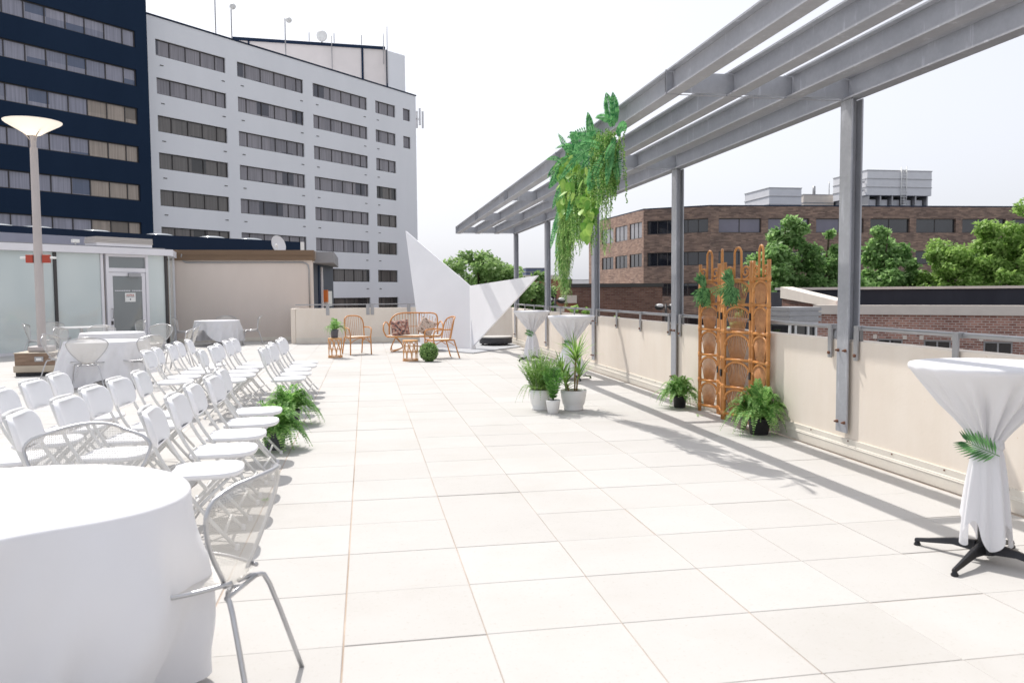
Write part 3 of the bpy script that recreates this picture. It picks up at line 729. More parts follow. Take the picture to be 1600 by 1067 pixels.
def cloth_table(x, y, r, hem, tlab, clab, tr=None, **k):
    t = thing('round_table', tlab, 'table', (x, y, 0), 0, 'round patio tables'); table_base(t, x, y, 0.725, tr or r-0.03)
    cloth(x, y, r, hem, clab, **k)
# near table: rim a little flattened towards the camera
cloth_table(-1.36, 3.14, 0.70, 0.04, 'round patio table hidden under the large white cloth in the near left corner', 'large white tablecloth falling in folds, nearest the camera at lower left', seed=4, flare=-0.03, folds=9, famp=0.05, tr=0.5, sharp=0.6,
    rfun=lambda a: 1-0.26*math.exp(-((((a-R(305)+PI) % (2*PI))-PI)/0.6)**2),
    bulge=lambda a, s: math.sin(min(1, s*1.0)*PI)*(0.15*math.exp(-((((a-R(332)+PI) % (2*PI))-PI)/0.42)**2)))
cloth_table(-4.25, 14.35, 0.60, lambda a: 0.1+0.08*math.sin(4*a), 'round patio table under white cloth nearest the lamp post', 'white tablecloth reaching the floor on the table nearest the lamp post', seed=9, flare=0.12)
cloth_table(-5.05, 17.6, 0.60, 0.2, 'round patio table under white cloth, behind the lamp post table', 'white tablecloth on the table just behind the lamp post table', seed=12, flare=0.07)
cloth_table(-4.28, 24.9, 0.63, lambda a: 0.12+0.36*math.exp(-((((a-R(235)+PI) % (2*PI))-PI)/0.5)**2), 'round patio table with wire base showing, in front of the beige wall', 'white tablecloth with one side lifted, in front of the beige wall', seed=15, flare=0.05, folds=7)
bt = thing('round_table', 'bare round silver patio table by the glass pavilion', 'table', (-6.75, 21.1, 0), 0, 'round patio tables'); table_base(bt, -6.75, 21.1, 0.73, 0.6)

place_wire(-0.655, 3.12, 163, 'silver mesh chair at lower left, turned side-on beside the largest tablecloth')
place_wire(-1.35, 4.0, 268, 'silver mesh chair on the far side of the largest tablecloth, facing the camera')
place_wire(-4.28, 13.62, 106, 'silver mesh chair seen from behind at the table nearest the lamp post')
place_wire(-3.60, 13.98, 150, 'silver mesh chair tucked against the right of the lamp post table cloth')
place_wire(-5.0, 14.75, -10, 'silver mesh chair right beside the lamp post')
place_wire(-3.55, 16.2, 185, 'narrow side-on mesh chair with tan back right of the lamp post table')
place_wire(-3.65, 17.3, 190, 'tall mesh chair catching sun at the right of the second clothed table')
place_wire(-4.55, 18.9, 250, 'mesh chair behind the right half of the second clothed table')
place_wire(-5.95, 18.0, -10, 'mesh chair at the left end of the second clothed table')
place_wire(-5.55, 18.75, -60, 'mesh chair behind the left of the second clothed table')
place_wire(-7.6, 20.8, 10, 'mesh chair behind the lamp post at the bare table')
place_wire(-7.5, 21.8, -40, 'dark-looking mesh chair against the glass beside the bare table')
place_wire(-5.95, 22.4, 220, 'mesh chair standing in front of the glass door')
place_wire(-5.15, 24.7, 5, 'mesh chair at the left of the beige wall table')
place_wire(-4.2, 25.85, 272, 'mesh chair behind the beige wall table, only its top showing')
place_wire(-3.35, 25.0, 190, 'mesh chair at the right of the beige wall table')
# ================================================================== high tables with tied cloths
def high_table(x, y, top, r, zw, hem, rot, tlab, clab, llab, legrot, seed, leaf=True, tail=0.16):
    rr = random.Random(seed)
    t = thing('high_table', tlab, 'table', (x, y, 0), 0, 'tall cocktail tables')
    b = MB(); b.lathe([(r-0.01, top-0.03), (r-0.002, top-0.02), (r-0.004, top-0.004)], (x, y), 40); b.build('tabletop', 'pot_white', t)
    b = MB(); b.lathe([(0.038, 0.09), (0.038, top-0.031)], (x, y), 16); b.lathe([(0.055, 0.045), (0.05, 0.09), (0.038, 0.1)], (x, y), 16, capb=True, capt=False); b.build('column', 'black_metal', t)
    for k in range(4):
        a = legrot+k*PI/2; d = Vector((math.cos(a), math.sin(a), 0)); p = Vector((x, y, 0)); n = Vector((-d.y, d.x, 0))
        b = MB()
        secs = [(0.045, 0.028, 0.05, 0.11), (0.16, 0.024, 0.058, 0.095), (0.3, 0.018, 0.034, 0.058), (0.375, 0.014, 0.022, 0.042)]
        vs = []
        for s, hw, z0, z1 in secs:
            c = p+d*s; vs += [tuple(c-n*hw+Vector((0, 0, z0))), tuple(c+n*hw+Vector((0, 0, z0))), tuple(c+n*hw*0.5+Vector((0, 0, z1))), tuple(c-n*hw*0.5+Vector((0, 0, z1)))]
        fs = [(i*4+q, i*4+(q+1) % 4, (i+1)*4+(q+1) % 4, (i+1)*4+q) for i in range(3) for q in range(4)]+[(3, 2, 1, 0), (12, 13, 14, 15)]
        b.add(vs, fs); o = b.build('leg', 'black_metal', t, bevel=0.004)
        b = MB(); q = p+d*0.362; b.lathe([(0.018, 0.0), (0.02, 0.008), (0.01, 0.024)], (q.x, q.y), 10); b.build('levelling_foot', 'black_metal', o)
    # cloth: rim -> gathered waist -> loose pointed tail
    ph = [rr.uniform(0, 6.28) for _ in range(6)]
    def f(u, v):
        a = 2*PI*u
        if v < 0.12: s = v/0.12; return (x+(r-0.004)*s*math.cos(a), y+(r-0.004)*s*math.sin(a), top+0.002)
        if v < 0.2:
            s = (v-0.12)/0.08; sag = 0.012*math.sin(17*a+ph[0])
            return (x+(r+0.004+0.008*math.sin(s*PI))*math.cos(a), y+(r+0.004+0.008*math.sin(s*PI))*math.sin(a), top+0.001-s*(0.035+sag*0.5))
        if v < 0.6:
            s = (v-0.2)/0.4; prof = (1-s)**1.35 if s < 1 else 0
            rad = 0.052+(r+0.002-0.052)*((1-s)**1.15*0.7+(1-s)**2.2*0.3)
            pl = 0.10*math.sin(15*a+ph[0])+0.06*math.sin(26*a+ph[1])+0.05*math.sin(7*a+ph[2])
            rad *= 1+pl*min(1, s*2.2)*(1.0+0.8*s)
            z = top-0.036-(top-0.036-zw)*(s**0.93)
            return (x+rad*math.cos(a), y+rad*math.sin(a), z)
        s = (v-0.6)/0.4
        pl = 0.16*math.sin(9*a+ph[3])+0.12*math.sin(5*a+ph[4])
        rad = 0.056+(tail-0.056)*(s**0.55)*(1-0.12*s)
        rad *= 1+pl*(0.35+0.75*s)
        pts = 0.16*abs(math.sin(2*(a-rot)))**1.4       # the four corners of the cloth hang lower
        z = zw-(zw-hem-0.13+pts)*s
        return (x+rad*math.cos(a), y+rad*math.sin(a), z)
    b = MB(); b.grid(f, 180, 70, 0, True); c = b.build('tablecloth', 'cloth', None)
    tag(c, clab, 'tablecloth', 'white tied cloths on cocktail tables')
    b = MB(); b.lathe([(0.066, zw-0.03), (0.074, zw-0.012), (0.074, zw+0.012), (0.066, zw+0.03)], (x, y), 36, capb=False, capt=False, fn=lambda i, r_, z_, a: (r_*(1+0.1*math.sin(11*a+i)), z_+0.006*math.sin(3*a)))
    b.build('tie', 'cloth', c)
    if leaf:
        vd = Vector((-x, -y, 0)).normalized(); sd = Vector((-vd.y, vd.x, 0))
        b = MB(); base = Vector((x, y, zw-0.045))+vd*0.085+sd*0.055
        tipd = (sd*-1+Vector((0, 0, 0.42))).normalized()
        nrm = (vd+Vector((0, 0, 0.15))).normalized()
        b.tube([base, base+tipd*0.17], 0.0025, 5)
        nn = 11
        for k in range(nn):
            q = base+tipd*(0.02+0.15*k/nn)
            for s in (-1, 1):
                up_ = nrm.cross(tipd).normalized()*s
                d = (up_*(1.0-0.5*k/nn)+tipd*(0.55+0.5*k/nn)+nrm*rr.uniform(-0.05, 0.2)).normalized()
                b.leaf(q, d, nrm, 0.055+0.06*math.sin(PI*(k+1.5)/(nn+2)), 0.014, 0, 0.002)
        o = b.build('palm_leaf', 'palm', None); tag(o, llab, 'leaf', 'palm leaves tucked into cloth ties')
high_table(3.285, 3.81, 1.075, 0.385, 0.64, 0.11, R(20), 'black-footed cocktail table nearest the camera on the right', 'white cloth tied round the nearest cocktail table at the right edge', 'dark palm leaf tucked into the tie of the nearest cocktail table', R(118), 3, tail=0.125)
high_table(3.42, 13.35, 1.08, 0.385, 0.60, 0.06, R(50), 'cocktail table behind the tall spiky potted plant', 'white cloth tied round the cocktail table behind the spiky potted plant', 'palm leaf on the cocktail table behind the spiky potted plant', R(100), 8, tail=0.26)
high_table(3.54, 17.25, 1.08, 0.385, 0.60, 0.06, R(10), 'farthest cocktail table, beside the tip of the white sculpture', 'white cloth tied round the farthest cocktail table near the sculpture tip', 'palm leaf on the farthest cocktail table near the sculpture', R(120), 21, tail=0.17)

# ================================================================== rattan furniture
def armchair(loc, rz, lab):
    t = thing('rattan_armchair', lab, 'armchair', loc, rz, 'rattan armchairs')
    m = Matrix.Translation(loc) @ Matrix.Rotation(rz, 4, 'Z')
    def T(mb): mb.v = [tuple(m @ Vector(p)) for p in mb.v]; return mb
    w = 0.235
    def bk(u, z): return (u, 0.235+0.22*(z-0.4)-0.10*(u/w)**2, z)      # back surface
    loop = [bk(-w, 0.40)[:1]+bk(-w, 0.40)[1:], bk(-w*1.02, 0.6), bk(-w*1.02, 0.76), bk(-w*0.9, 0.87), bk(-w*0.55, 0.925), bk(0, 0.935), bk(w*0.55, 0.925), bk(w*0.9, 0.87), bk(w*1.02, 0.76), bk(w*1.02, 0.6), bk(w, 0.40)]
    b = MB(); b.tube(smooth_path(loop, 4), 0.0165, 8); T(b).build('back_frame', 'rattan', t)
    b = MB()
    for k in range(9):
        u = -w*0.82+w*1.64*k/8; zt = 0.925-0.13*abs(u/w)**4
        b.tube([bk(u*0.9, 0.41), bk(u, 0.66), bk(u*1.03, zt)], 0.0055, 6)
    T(b).build('spindles', 'rattan_spoke', t)
    b = MB(); b.grid(lambda i, j: ((i-0.5)*(0.46), -0.24+0.47*j, 0.435+0.006*math.cos((i-0.5)*3)), 6, 6); b.box(-0.225, 0.225, -0.235, 0.225, 0.405, 0.43)
    T(b).build('seat', 'seat_cream', t)
    b = MB(); b.tube([(-0.235, -0.25, 0.42), (0.235, -0.25, 0.42), (0.235, 0.235, 0.41), (-0.235, 0.235, 0.41)], 0.015, 8, True); T(b).build('seat_rail', 'rattan', t)
    for s in (-1, 1):
        b = MB(); b.tube(smooth_path([bk(s*w*1.02, 0.66), (s*0.285, 0.12, 0.655), (s*0.295, -0.1, 0.65), (s*0.285, -0.22, 0.63), (s*0.27, -0.265, 0.56), (s*0.255, -0.265, 0.42)], 4), 0.0155, 8); T(b).build('arm', 'rattan', t)
        b = MB(); b.tube([(s*0.255, -0.265, 0.44), (s*0.265, -0.275, 0.0)], 0.0165, 8); T(b).build('leg', 'rattan', t)
        b = MB(); b.tube([(s*0.235, 0.24, 0.42), (s*0.25, 0.37, 0.0)], 0.0165, 8); T(b).build('leg', 'rattan', t)
    for (x0, y0, x1, y1) in ((-0.24, -0.26, 0.24, -0.26), (-0.24, -0.25, -0.24, 0.25), (0.24, -0.25, 0.24, 0.25)):
        b = MB(); b.tube(smooth_path([(x0, y0, 0.29), ((x0*3+x1)/4, (y0*3+y1)/4, 0.37), ((x0+x1)/2, (y0+y1)/2, 0.40), ((x0+x1*3)/4, (y0+y1*3)/4, 0.37), (x1, y1, 0.29)], 4), 0.009, 6)
        T(b).build('curved_brace', 'rattan', t)
    return t
armchair((-0.22, 20.25, 0), R(20), 'rattan armchair left of the settee, beside the fern on its drum table')
armchair((1.66, 18.5, 0), R(-72), 'rattan armchair seen side-on beside the round topiary ball')

def settee(x, y, rz):
    t = thing('rattan_settee', 'rattan settee with high rounded back against the cream wall', 'settee', (x, y, 0), rz)
    m = Matrix.Translation((x, y, 0)) @ Matrix.Rotation(rz, 4, 'Z')
    def T(mb): mb.v = [tuple(m @ Vector(p)) for p in mb.v]; return mb
    W = 0.62
    def bk(u, z): return (u, 0.3+0.25*(z-0.4)-0.14*abs(u/W)**3, z)
    loop = [bk(-W, 0.42), bk(-W*1.0, 0.62), bk(-W*0.93, 0.80), bk(-W*0.75, 0.92), bk(-W*0.45, 0.965), bk(0, 0.97), bk(W*0.45, 0.965), bk(W*0.8, 0.96), bk(W*0.97, 0.90), bk(W, 0.72), bk(W, 0.42)]
    b = MB(); b.tube(smooth_path(loop, 5), 0.02, 8); T(b).build('back_frame', 'rattan', t)
    b = MB()
    for k in range(17):
        u = -W*0.92+W*1.84*k/16; zt = 0.95-0.22*max(0, abs(u/W)-0.45)**1.6*1.9
        b.tube([bk(u*0.93, 0.43), bk(u, zt)], 0.0075, 6)
    b.tube([bk(-W*0.95, 0.62), bk(0, 0.62), bk(W*0.95, 0.62)], 0.009, 6); b.tube([bk(0.12, 0.42), bk(0.16, 0.96)], 0.014, 6)
    T(b).build('spindles', 'rattan_spoke', t)
    b = MB(); b.prism([(-W*1.05, -0.2), (-W*0.9, -0.29), (W*0.9, -0.29), (W*1.05, -0.2), (W, 0.25), (-W, 0.25)], 0.375, 0.41); T(b).build('seat', 'seat_cream', t)
    b = MB(); b.tube(smooth_path([(-W, 0.27, 0.385), (-W*1.1, 0, 0.385), (-W*1.05, -0.24, 0.385), (-W*0.85, -0.31, 0.385), (W*0.85, -0.31, 0.385), (W*1.05, -0.24, 0.385), (W*1.1, 0, 0.385), (W, 0.27, 0.385)], 3), 0.019, 8); T(b).build('seat_rail', 'rattan', t)
    for s in (-1, 1):
        b = MB(); b.tube(smooth_path([bk(s*W, 0.62), (s*W*1.06, 0.16, 0.71), (s*W*1.14, -0.02, 0.75), (s*W*1.2, -0.2, 0.68), (s*W*1.2, -0.28, 0.54), (s*W*1.1, -0.27, 0.4)], 5), 0.018, 8); T(b).build('arm', 'rattan', t)
        for sy in (-1, 1):
            b = MB(); b.tube(smooth_path([(s*W*0.72, 0.2*sy, 0.375), (s*W*0.9, 0.24*sy, 0.14), (s*W*0.92, 0.25*sy, 0.04), (s*W*0.82, 0.22*sy, 0.012), (s*W*0.45, 0.02*sy, 0.12), (s*W*0.75, -0.2*sy, 0.375)], 5), 0.0125, 7); T(b).build('leg', 'rattan', t)
    b = MB(); b.tube([(-W*0.45, 0, 0.12), (W*0.45, 0, 0.12)], 0.0125, 7); T(b).build('stretcher', 'rattan', t)
settee(1.2, 20.95, R(-4))

def cushion(c, sx, sz, th, rz, tilt, mat, lab, rollx=0):
    t = MB(); m = Matrix.Translation(c) @ Matrix.Rotation(rz, 4, 'Z') @ Matrix.Rotation(tilt, 4, 'X') @ Matrix.Rotation(rollx, 4, 'Y')
    for s in (-1, 1):
        def f(i, j, s=s):
            u, v = i*2-1, j*2-1
            k = max(0, (1-u**4))*max(0, (1-v**4)); pin = 1-0.07*(1-abs(u*v))*(u*u+v*v)/2
            return m @ Vector((u*sx/2*pin, s*th/2*k**0.5, v*sz/2*pin))
        t.grid(f, 14, 14)
    o = t.build('cushion', mat, None); tag(o, lab, 'cushion', 'cushions on the rattan settee'); return o
cushion((0.86, 20.88, 0.60), 0.46, 0.40, 0.14, R(3), R(-14), 'cush1', 'rust and grey floral cushion at the left end of the settee', R(-6))
cushion((1.52, 20.80, 0.62), 0.42, 0.42, 0.14, R(-8), R(-14), 'cush2', 'cream floral cushion at the right of the settee behind the armchair', R(28))

def drum(x, y, r, h, lab):
    t = thing('rattan_side_table', lab, 'side table', (x, y, 0), 0, 'rattan drum side tables')
    b = MB(); b.lathe([(r-0.004, h-0.035), (r, h-0.03), (r, h-0.006), (r-0.006, h)], (x, y), 36); b.build('top', 'rattan_light', t)
    b = MB()
    for z, rr_ in ((0.012, r*0.97), (0.04, r*0.98), (0.2, r*0.95)):
        b.tube([(x+rr_*math.cos(a), y+rr_*math.sin(a), z) for a in [2*PI*k/32 for k in range(32)]], 0.0095 if z < 0.1 else 0.006, 6, True)
    n = 9
    for k in range(n):        # interlaced teardrop loops
        a0 = 2*PI*k/n; pts = []
        for q in range(17):
            s = q/16; ang = a0+math.sin(s*PI)*0.0+(s-0.5)*2*0.42*math.sin(PI*min(1, max(0, abs(math.sin(s*PI)))))
            z = (h-0.035)*(1-abs(2*s-1)) if False else 0.02+(h-0.055)*abs(2*s-1)
            rr_ = r*(0.96-0.03*math.sin(s*PI))
            pts.append((x+rr_*math.cos(ang), y+rr_*math.sin(ang), z))
        b.tube(pts, 0.0075, 6)
    b.build('woven_frame', 'rattan_light', t)
drum(-0.71, 19.25, 0.165, 0.46, 'rattan drum side table carrying the potted fern at left')
drum(0.95, 17.85, 0.17, 0.46, 'rattan drum side table between settee and topiary ball, nothing on it')

# ================================================================== folding rattan screen
def screen():
    t = thing('rattan_screen', 'tall folding rattan screen of four panels with fan spokes and curled tops', 'screen', (4.12, 8.8, 0))
    P = [(4.05, 9.46), (4.165, 9.10), (4.03, 8.72), (4.165, 8.28), (4.145, 7.86)]
    rails = [0.075, 0.385, 0.70, 1.01, 1.32, 1.60]
    for k in range(4):
        a, b_ = Vector((*P[k], 0)), Vector((*P[k+1], 0)); d = (b_-a); w = d.length; d.normalize(); a = a+d*0.022; w -= 0.044
        def pt(u, z, off=0.0): return a+d*(u*w)+Vector((0, 0, z))
        mb = MB()
        for u in (0, 1): mb.tube([pt(u, 0.0), pt(u, 1.80)], 0.0215, 10)
        for z in rails: mb.tube([pt(0.03, z), pt(0.97, z)], 0.017, 8)
        for u in (0, 1):
            for z in rails: mb.tube([pt(u, z-0.03), pt(u, z+0.03)], 0.0245, 10)
        fo = mb.build('panel_frame', 'rattan', t)
        for r_ in range(5):
            mb = MB(); z0, z1 = rails[r_], rails[r_+1]; hgt = z1-z0; pts = []
            for q in range(15):
                an = PI*q/14; pts.append(pt(0.5-0.46*math.cos(an), z0+hgt*0.55+hgt*0.37*math.sin(an)))
            mb.tube(pts, 0.0148, 8)
            for s in (0, 1):      # bindings where the arch meets the post
                mb.tube([pt(0.045 if s == 0 else 0.955, z0+hgt*0.5), pt(0.045 if s == 0 else 0.955, z0+hgt*0.62)], 0.018, 8)
            mb.build('arch', 'rattan', fo)
        mb = MB()
        for r_ in range(5):
            z0, z1 = rails[r_], rails[r_+1]; hgt = z1-z0; n = 13 if k in (0, 2) else 14
            for q in range(n):
                f_ = (q+0.5)/n; uu = 0.5+(f_-0.5)*0.52; ue = 0.5+(f_-0.5)*0.9
                ze = z0+hgt*0.55+hgt*0.36*math.sqrt(max(0, 1-((ue-0.5)/0.47)**2))
                mb.tube([pt(uu, z0+0.01), pt((uu+ue)/2-(0.5-f_)*-0.03, (z0+ze)/2), pt(ue, ze)], 0.0058 if k in (0, 2) else 0.0078, 5)
        mb.build('fan_spokes', 'rattan_spoke', fo)
        # curled top: tall hairpin and two scrolls
        mb = MB(); zt = rails[-1]+0.01
        hp = [pt(0.36, zt), pt(0.37, zt+0.16)]+[pt(0.5-0.13*math.cos(PI*q/8), zt+0.27+0.075*math.sin(PI*q/8)) for q in range(9)]+[pt(0.63, zt+0.16), pt(0.64, zt)]
        mb.tube(smooth_path(hp, 2), 0.0135, 8)
        for s in (-1, 1):
            sp_ = []
            for q in range(26):
                an = PI*0.5+s*0+q*0.36; rad = 0.074*(1-q/34)
                sp_.append(pt(0.5+s*(0.30+rad/w*math.cos(an+PI)*1.0), zt+0.075+rad*math.sin(an)*-1.0))
            mb.tube(sp_, 0.0125, 7)
        mb.build('curled_top', 'rattan', fo)
    for k in (1, 2, 3):
        for z in (0.5, 1.15):
            mb = MB(); x, y = P[k]; mb.box(x-0.035, x-0.02, y-0.015, y+0.015, z, z+0.08); mb.build('hinge', 'black_metal', t)
screen()

# ================================================================== foliage makers
def frond(mb, base, az, L, rise, droop, wid, n=16, leafL=None, leafW=0.018, mi=0, tip=0.25, flat=0.0, curl=0.15, rib=True):
    d = Vector((math.cos(az), math.sin(az), 0)); side = Vector((-d.y, d.x, 0)); pts = []
    for i in range(n+1):
        s = i/n; pts.append(base+d*(L*s*(1-0.12*s))+Vector((0, 0, rise*math.sin(s*PI*0.55)*1.1-droop*s*s))+side*(curl*L*s*s*0.3))
    if rib: mb.tube(pts[::2] if n > 6 else pts, 0.0022, 3, mi=mi, r1=0.001)
    for i in range(1, n+1):
        s = i/n; t = (pts[i]-pts[i-1]).normalized(); sd = side
        nn = sd.cross(t).normalized()
        env = math.sin(PI*min(1, 0.12+0.88*s)**0.8) if s < 0.98 else 0.12
        l = wid*max(0.12, env)
        for q in (-1, 1):
            dd = (sd*q*(1-tip*s)+t*(0.35+0.4*s)+nn*(flat-0.12)+Vector((rnd(-1, 1), rnd(-1, 1), rnd(-1, 1)))*0.12).normalized()
            mb.leaf(pts[i], dd, nn, l*rnd(0.85, 1.1), leafW, mi, 0.002)
    return pts[-1]
def fern(x, y, pot_r, pot_h, spread, height, nf, lab, mat='fern', potmat='pot_dark', seed=1, droopk=1.0, cat='fern', grp='potted ferns', name='potted_fern', z0=0, n=20, lw=0.016):
    random.seed(seed)
    t = thing(name, lab, cat, (x, y, z0), 0, grp)
    b = MB(); b.lathe([(pot_r*0.74, z0+0.001), (pot_r*0.8, z0+0.01), (pot_r*0.97, z0+pot_h-0.025), (pot_r*1.03, z0+pot_h-0.022), (pot_r*1.03, z0+pot_h), (pot_r*0.94, z0+pot_h), (pot_r*0.93, z0+pot_h-0.015)], (x, y), 28, capt=False); b.build('pot', potmat, t)
    b = MB(); b.lathe([(0.0001, z0+pot_h-0.02), (pot_r*0.93, z0+pot_h-0.016)], (x, y), 20, capb=False, capt=False); b.build('soil', 'soil', t)
    b = MB()
    for k in range(nf):
        az = rnd(0, 2*PI); e = (k/nf)**0.8
        L = spread*rnd(0.75, 1.12)*(0.45+0.55*e); rise = height*(1-0.55*e)*rnd(0.8, 1.15); dr = (height*0.3+spread*0.75*e)*droopk*rnd(0.6, 1.1)
        bs = Vector((x+pot_r*0.5*math.cos(az)*e, y+pot_r*0.5*math.sin(az)*e, z0+pot_h))
        # keep tips off the floor
        dr = min(dr, rise*0.9+pot_h-0.02)
        frond(b, bs, az, L, rise, dr, 0.055*spread/0.3*rnd(0.85, 1.1), n, leafW=lw)
    b.build('fronds', mat, t); return t
fern(3.91, 9.72, 0.088, 0.15, 0.36, 0.28, 80, 'fern in a black pot left of the rattan screen', 'fern2', seed=2)
fern(3.97, 7.72, 0.115, 0.17, 0.40, 0.37, 110, 'large fern in a black pot in front of the right end of the rattan screen', 'fern2', seed=3)
gp = thing('small_pot', 'small grey pot half hidden under the large fern at the screen', 'pot', (3.95, 8.07, 0))
b = MB(); b.lathe([(0.04, 0.001), (0.058, 0.05), (0.062, 0.10), (0.05, 0.135), (0.045, 0.135)], (3.95, 8.07), 20); b.build('pot_body', simple('taupe_pot', (0.3, 0.25, 0.22), None, 5, 0.7), gp)
fern(-0.86, 9.45, 0.11, 0.17, 0.44, 0.30, 100, 'bushy fern in a grey pot at the far side of the seating aisle', 'fern2', 'pot_grey', seed=5, droopk=1.1)
fern(-0.88, 7.98, 0.11, 0.17, 0.40, 0.28, 95, 'fern in a grey pot at the near side of the seating aisle', 'fern2', 'pot_grey', seed=6, droopk=1.15)
fern(-0.72, 19.25, 0.095, 0.19, 0.36, 0.26, 30, 'fern in a dark pot standing on the left rattan drum table', 'fern2', 'pot_grey', seed=7, droopk=0.9, z0=0.461, n=14, lw=0.02)
random.seed(5)
for (x, y, sd) in ():
    pass

# group of three white pots
def big_pot(t, x, y, r, h):
    b = MB(); b.lathe([(r*0.72, 0.001), (r*0.74, 0.004), (r*0.76, 0.028), (r*0.70, 0.031), (r*0.86, 0.09), (r*0.97, h*0.75), (r, h), (r*0.93, h), (r*0.92, h-0.03)], (x, y), 40, capt=False); b.build('pot', 'pot_white', t)
    b = MB(); b.lathe([(0.0001, h-0.028), (r*0.92, h-0.025)], (x, y), 24, capb=False, capt=False); b.build('soil', 'soil', t)
random.seed(21)
px_, py_ = 2.165, 9.98
t = thing('foxtail_plant', 'bushy upright green plant in the left large white pot', 'plant', (px_, py_, 0)); big_pot(t, px_, py_, 0.155, 0.255)
b = MB()
for k in range(170):       # upright plumes
    az = rnd(0, 2*PI); e = random.random()**0.7; lean = 0.10+0.30*e
    L = rnd(0.34, 0.56)*(1-0.15*e); bs = Vector((px_+0.11*e*math.cos(az), py_+0.11*e*math.sin(az), 0.24))
    d = Vector((math.cos(az)*lean, math.sin(az)*lean, 1)).normalized(); n = 22; p = bs.copy(); pts = [p.copy()]
    for i in range(n):
        d = (d+Vector((math.cos(az), math.sin(az), -0.2))*0.022*e*(i/n)*2).normalized(); p = p+d*(L/n); pts.append(p.copy())
        env = 0.032*(0.5+math.sin(PI*min(1, (i+2)/n))*0.8)
        for q in range(3):
            a = rnd(0, 2*PI); o = d.orthogonal().normalized(); o2 = d.cross(o); v = (o*math.cos(a)+o2*math.sin(a)+d*0.9).normalized()
            b.leaf(p, v, d, env, 0.0075)
for k in range(14):          # drooping wisps
    az = rnd(2.2, 5.4); frond(b, Vector((px_+0.1*math.cos(az), py_+0.1*math.sin(az), 0.25)), az, rnd(0.2, 0.34), 0.12, rnd(0.1, 0.34), 0.04, 14, leafW=0.008)
b.build('foliage', 'grass', t)
px_, py_ = 2.555, 9.86
t = thing('dracaena', 'tall spiky plant on bare canes in the right large white pot', 'plant', (px_, py_, 0)); big_pot(t, px_, py_, 0.165, 0.25)
b = MB(); heads = []
for (dx, dy, h, lx) in ((0.015, 0.0, 0.70, 0.02), (-0.09, 0.02, 0.50, -0.05), (0.05, 0.04, 0.5, 0.04), (-0.07, -0.03, 0.36, -0.04)):
    top = Vector((px_+dx+lx, py_+dy, h)); b.tube(smooth_path([(px_+dx, py_+dy, 0.22), (px_+dx+lx*0.3, py_+dy, 0.22+(h-0.22)*0.5), top], 4), 0.011, 8); heads.append((top, h))
b.build('canes', 'cane', t)
b = MB()
for top, h in heads:
    for k in range(60 if h > 0.6 else 42):
        az = rnd(0, 2*PI); el_ = rnd(0.15, 1.35)**1.0; L = rnd(0.26, 0.42)*(1 if h > 0.5 else 0.8)
        d = Vector((math.cos(az)*math.cos(el_), math.sin(az)*math.cos(el_), math.sin(el_)))
        p = top-Vector((0, 0, rnd(0, 0.12))); sd = Vector((-math.sin(az), math.cos(az), 0)); pts = []
        for i in range(6): pts.append(p.copy()); p = p+d*(L/5); d = (d+Vector((0, 0, -0.13))).normalized()
        vs = []
        for i, q in enumerate(pts): wv = 0.0095*math.sin(PI*min(1, (i+1.2)/6.3)); vs += [q-sd*wv, q+sd*wv]
        b.add(vs, [(2*i, 2*i+1, 2*i+3, 2*i+2) for i in range(5)])
b.build('leaves', 'grass', t)
px_, py_ = 2.235, 9.62
t = thing('parlour_palm', 'little palm in the small white pot in front of the two large ones', 'plant', (px_, py_, 0))
b = MB(); b.lathe([(0.062, 0.001), (0.066, 0.006), (0.088, 0.15), (0.088, 0.165), (0.08, 0.165), (0.079, 0.15)], (px_, py_), 32, capt=False); b.build('pot', 'pot_white', t)
b = MB(); b.lathe([(0.0001, 0.15), (0.079, 0.151)], (px_, py_), 20, capb=False, capt=False); b.build('soil', 'soil', t)
b = MB()
for k in range(30):
    az = rnd(0, 2*PI); frond(b, Vector((px_, py_, 0.15)), az, rnd(0.14, 0.27), rnd(0.26, 0.40), rnd(0.0, 0.13), 0.075, 13, leafW=0.012, flat=0.1)
b.build('fronds', 'fern', t)

for nm, lab, x, y, k_, L in (('weed', 'tiny green weed growing in the dark paving joint beside the near chairs', -0.726, 5.93, 14, 0.035), ('fallen_leaf', 'fallen green leaf on the paving between the left fern and the rattan screen', 3.86, 9.02, 3, 0.07)):
    b = MB()
    for k in range(k_):
        d = Vector((rnd(-1, 1), rnd(-1, 1), rnd(0.2, 0.9) if k_ > 5 else 0.06)).normalized(); b.leaf(Vector((x+rnd(-0.012, 0.012), y+rnd(-0.012, 0.012), 0.005)), d, Vector((0, 0, 1)) if abs(d.z) < 0.8 else Vector((1, 0, 0)), L, L*0.4)
    o = b.build(nm, 'fern2', None); tag(o, lab, 'weed' if nm == 'weed' else 'leaf')
# topiary ball
bx_, by_ = 1.335, 17.62
t = thing('topiary_ball', 'clipped round boxwood ball standing on the paving by the rattan chairs', 'topiary', (bx_, by_, 0))
b = MB(); b.sphere((bx_, by_, 0.205), 0.175, 20, 14); b.build('core', simple('dark_foliage_core', (0.03, 0.07, 0.02), None, 20, 0.9), t)
b = MB(); random.seed(31)
for k in range(2600):
    d = rdir(); p = Vector((bx_, by_, 0.205))+d*rnd(0.165, 0.2); o = (rdir()+d*0.9).normalized(); p.z = max(p.z, 0.012)
    b.leaf(p, o, d, rnd(0.022, 0.042), 0.02)
b.build('leaves', 'boxwood', t)

